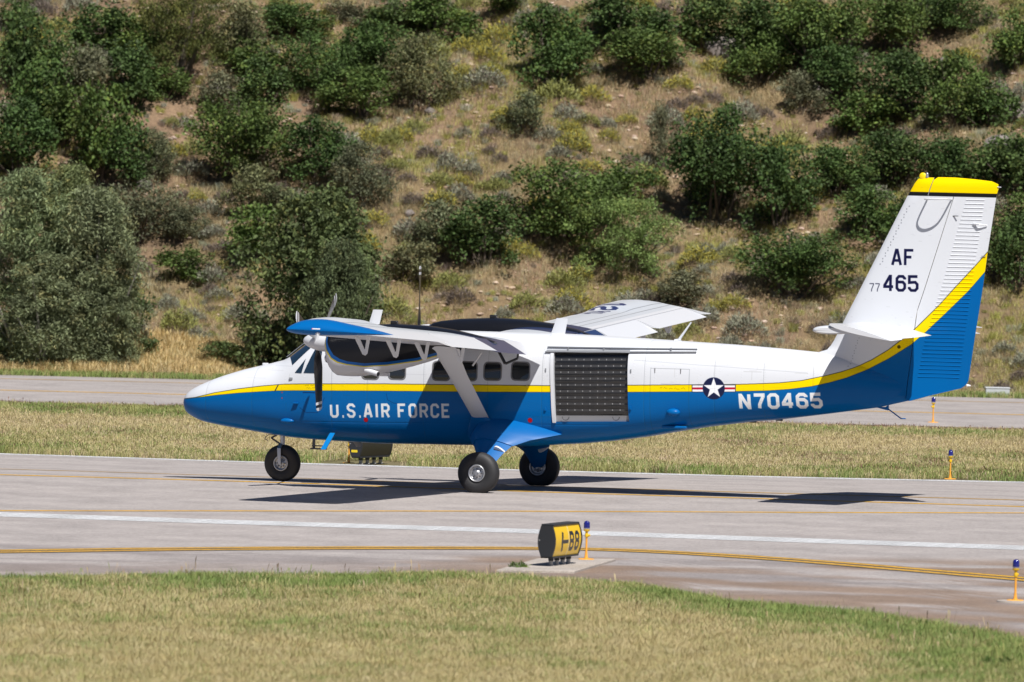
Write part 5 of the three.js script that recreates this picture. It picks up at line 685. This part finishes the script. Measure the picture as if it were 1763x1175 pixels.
const GRASS = phys({ color: C(1, 1, 1), roughness: 0.9, transmission: 0.3, thickness: 0, specularIntensity: 0.1 });
const jit = (c, r, a = 0.3) => { const f = 1.1 * (1 - a / 2 + a * r()); return [c[0] * f * (0.95 + 0.1 * r()), c[1] * f, c[2] * f * (0.9 + 0.2 * r())]; };
const TAN = [0.40, 0.335, 0.17], STRAW = [0.48, 0.41, 0.23], GREEN = [0.20, 0.255, 0.08], OLIVE = [0.29, 0.295, 0.115], LUSH = [0.13, 0.205, 0.055], RUST = [0.20, 0.12, 0.085];
{ // foreground meadow
  const r = rng(11), S = [];
  for (let k = 0; k < 104000; k++) { const x = (r() - 0.5) * 24, z = 28.5 + r() * 31, e = z - PAVEF(x) - 2.0 - 1.5 * (fbm(x * 0.9, z * 0.6, 3) - 0.5); if (x > -0.5 && x < 2 && e < 0.3) continue; if (e < -0.25 || (e < 0.6 && r() > e + 0.5)) continue; const n = fbm(x * 0.35, z * 0.2, 4), n2 = fbm(x * 1.3 + 9, z * 0.9, 3);
    const gr = clamp(smooth(9, 1, e) * 0.75 + 0.5 * smooth(1.5, 6.5, x) + (n - 0.5) * 1.7 + (n2 - 0.5) * 0.9, 0, 1), base = r() < gr ? (n2 > 0.52 ? GREEN : r() < 0.4 ? LUSH : OLIVE) : (r() < 0.35 ? STRAW : r() < 0.8 ? TAN : OLIVE);
    S.push([x, 0, z, 1, (0.55 + 0.6 * r() * r() + 0.2 * r()) * lerp(0.85, 1.1, gr) * (e < 1.5 ? 0.8 : 1), jit(base, r)]); }
  { const T = []; for (let k = 0; k < 520; k++) { const x = (r() - 0.5) * 24, e = Math.pow(r(), 1.6) * 12 - 0.6, z = PAVEF(x) + 2 + e; if (x > -1 && x < 2.2 && e < 1) continue; if (fbm(x * 1.1 + 4, z, 3) < 0.45) continue; T.push([x, 0, z, 1, 0.6 + 0.7 * r(), jit(r() < 0.5 ? [0.42, 0.34, 0.2] : r() < 0.5 ? [0.30, 0.22, 0.15] : [0.2, 0.24, 0.09], r)]); }
    cover('tall_stalks', [0, 1].map(k => tuft(90 + k, 4, 0.26, 0.1, 0.005, 0.35, 0.7)), GRASS, T, 'scattered tall seed stalks along the meadow edge'); }
  cover('meadow_grass', [0, 1, 2, 3].map(k => tuft(30 + k, 34, 0.165, 0.2, 0.005, 0.6, k > 1 ? 0.12 : 0)), GRASS, S, 'tan and green meadow grass in the foreground');
}
{ // infield between the taxiways
  const r = rng(12), S = [];
  for (let k = 0; k < 92000; k++) { const x = (r() - 0.5) * 46, z = lerp(-40.4, -14.6, r()), zb = PAVEB(x); if (z > zb + 0.1 || Math.hypot(x + 3.0, (z + 17) * 0.6) < 1.1 || Math.hypot(x - 8.95, (z + 15.6) * 0.6) < 0.5 || z < -39.3 + 0.11 * x + 0.7 * fbm(x * 0.8, 3, 2)) continue; const e = zb - z, n = fbm(x * 0.25 + 60, z * 0.16, 4), n2 = fbm(x * 0.8, z * 0.5 + 12, 3), far = z + 39.3 - 0.11 * x, gr = clamp(0.6 * smooth(7, 0.5, e) + (n - 0.5) * 1.6 + 0.75 * smooth(8, 4.5, far) * smooth(0.5, 3, far), 0, 1), rust = smooth(2.6, 0.4, far) * (n2 > 0.4 ? 1 : 0.3) + (n > 0.6 && n2 > 0.58 ? 0.3 : 0);
    const base = r() < rust ? RUST : r() < gr ? (n2 > 0.5 ? GREEN : OLIVE) : r() < 0.55 ? STRAW : r() < 0.3 ? [0.46, 0.36, 0.25] : TAN; S.push([x, GH(z), z, 1.1, (0.5 + 0.6 * r()) * lerp(0.8, 1.2, gr) * (far < 2.5 ? 0.6 + 0.7 * r() * r() : 1), jit(base, r)]); }
  cover('infield_grass', [0, 1, 2].map(k => tuft(40 + k, 20, 0.14, 0.22, 0.0075, 0.55, 0.1)), GRASS, S, 'dry grass between the two taxiways');
}
{ // verge of the far taxiway, golden bank on the left
  const r = rng(13), S = [], G = [];
  for (let k = 0; k < 13000; k++) { const x = (r() - 0.5) * 52, z = lerp(-62.2, -65.5, r()), e = -62.3 - z; S.push([x, hill(x, z), z, 1, (e < 0.8 ? 0.7 : 0.55) * (0.7 + 0.6 * r()), jit(e < 0.9 && r() < 0.8 ? GREEN : r() < 0.4 ? OLIVE : TAN, r)]); }
  cover('verge_grass', [0, 1].map(k => tuft(50 + k, 10, 0.2, 0.16, 0.013, 0.5)), GRASS, S, 'green grass along the far edge of the far taxiway');
  for (let k = 0; k < 5200; k++) { const x = lerp(-15, -6.4, r()), z = lerp(-63.4, -66.8, r()), edge = smooth(-6.4, -8.2, x) * lerp(1, 0.55, smooth(-11, -14, x)); if (r() > edge + 0.15) continue; if (z > -63.8 && r() < 0.75) continue; G.push([x, hill(x, z) - 0.02, z, 1, (0.65 + 0.5 * r()) * lerp(0.55, 1, edge), jit(r() < 0.75 ? [0.52, 0.40, 0.20] : STRAW, r)]); }
  cover('golden_grass', [0, 1].map(k => tuft(60 + k, 24, 0.36, 0.2, 0.008, 0.4, 0.3)), GRASS, G, 'tall golden grass on the bank left of the nose');
}
{ // dry grass and stones on the slope
  const r = rng(14), S = [], T = [];
  for (let k = 0; k < 118000; k++) { const z = -64 - r() * 34, x = (r() - 0.5) * 56, n = fbm(x * 0.5 + 3, z * 0.5, 4); if (n < 0.24 + 0.3 * r()) continue; const n2 = fbm(x * 0.3 + 90, z * 0.3, 3); S.push([x, hill(x, z) - 0.02, z, 1, 0.5 + 0.8 * r(), jit(n2 > 0.56 && r() < 0.6 ? [0.34, 0.33, 0.10] : r() < 0.3 ? [0.46, 0.37, 0.22] : r() < 0.5 ? [0.30, 0.285, 0.18] : [0.38, 0.315, 0.17], r, 0.45)]); }
  cover('hillside_grass', [0, 1, 2].map(k => tuft(70 + k, 14, 0.17, 0.2, 0.009, 0.8)), GRASS, S, 'sparse dry grass on the hillside');
  for (let k = 0; k < 9000; k++) { const z = -65 - r() * 26, x = (r() - 0.5) * 40, n = fbm(x * 0.45, z * 0.45, 5); if (n > 0.6) continue; const s = 0.03 + 0.13 * Math.pow(r(), 3); T.push([x, hill(x, z), z, s, s * (0.5 + 0.4 * r()), jit(r() < 0.4 ? [0.5, 0.40, 0.31] : [0.40, 0.29, 0.22], r)]); }
  { const Q = []; for (let k = 0; k < 8800; k++) { const z = -64.8 - r() * 32, x = (r() - 0.5) * 56, n = fbm(x * 0.4 + 13, z * 0.4, 4); if (n < 0.3 + 0.25 * r()) continue; const u = r(), s = 0.22 + 0.3 * r() * r(); Q.push([x, hill(x, z) - 0.02, z, s, s * (0.7 + 0.5 * r()), jit(u < 0.35 ? [0.30, 0.31, 0.235] : u < 0.78 ? [0.32, 0.32, 0.10] : [0.25, 0.2, 0.155], r, 0.5)]); }
    cover('hillside_scrub', [0, 1, 2].map(k => tuft(80 + k, 110, 0.5, 0.36, 0.02, 0.9)), GRASS, Q, 'low grey and olive scrub covering the hillside'); }
  cover('hillside_stones', [0, 1, 2].map(k => { const g = ROCKS[k].clone(); g.deleteAttribute('uv'); g.scale(1.3, 1.3, 1.3); return g; }), std({ color: C(1, 1, 1), roughness: 0.95 }), T, 'small pale stones strewn over the hillside');
}
{ // the same scrub going on outside the picture, to either side and higher up
  const r = rng(15), W = []; for (let k = 0; k < 420; k++) { const z = -66 - r() * 46, x = (r() - 0.5) * 84; if (Math.abs(x) < 17.5 + (-z - 66) * 0.06 && z > -90) continue; if (fbm(x * 0.2 + 7, z * 0.2, 3) < 0.42) continue; const s = 0.6 + 0.6 * r(); W.push([x, hill(x, z) - 0.05, z, s, s * (0.85 + 0.3 * r()), [0.8 + 0.4 * r(), 0.8 + 0.3 * r(), 0.9]]); }
  cover('hillside_woods', PROTO.oak.slice(3, 9).filter((_, i) => i % 2).map(p => p.crown), LEAF, W, 'scrub oak thicket going on beyond the picture');
}
// a few weeds at the pavement edge
const weedG = plant(700, { w: 0.4, h: 0.13, col: [0.10, 0.17, 0.04], len: 0.09, wid: 0.018, erect: 0.9, clumps: 14, per: 18, cr: 0.08, stems: 0, low: 0.02 });
[[0.1, 28.3, 0.7, 'bright green weed clump at the left end of the sign pad'], [6.1, 50.4, 1.2, 'bright green weed clump in the bottom right corner']].forEach(([x, z, s, l]) => { const o = mesh('weed', weedG.crown, LEAF); o.position.set(x, 0, z); o.scale.setScalar(s); thing(o, 'weed_clump', l, 'weed', 'weeds at the pavement edge'); });

// ------------------------------------------------------------------ like-named neighbours told apart from left to right
{
  const by = {}; for (const o of scene.children) if (o.userData.label && o.userData.category && o.userData.kind !== 'stuff') (by[o.userData.label] ??= []).push(o);
  const ord = ['first', 'second', 'third', 'fourth', 'fifth', 'sixth', 'seventh', 'eighth', 'ninth', 'tenth', 'eleventh', 'twelfth'];
  for (const l of Object.values(by)) if (l.length > 1) { l.sort((a, b) => a.position.x - b.position.x); l.forEach((o, i) => { o.userData.label += l.length === 2 ? (i ? ', right one' : ', left one') : i === 0 ? ', leftmost' : i === l.length - 1 ? ', rightmost' : `, ${ord[i]} from left`; }); }
}
scene.traverse(o => { if (o.isMesh) { o.castShadow = true; o.receiveShadow = true; } });
renderer.render(scene, camera);
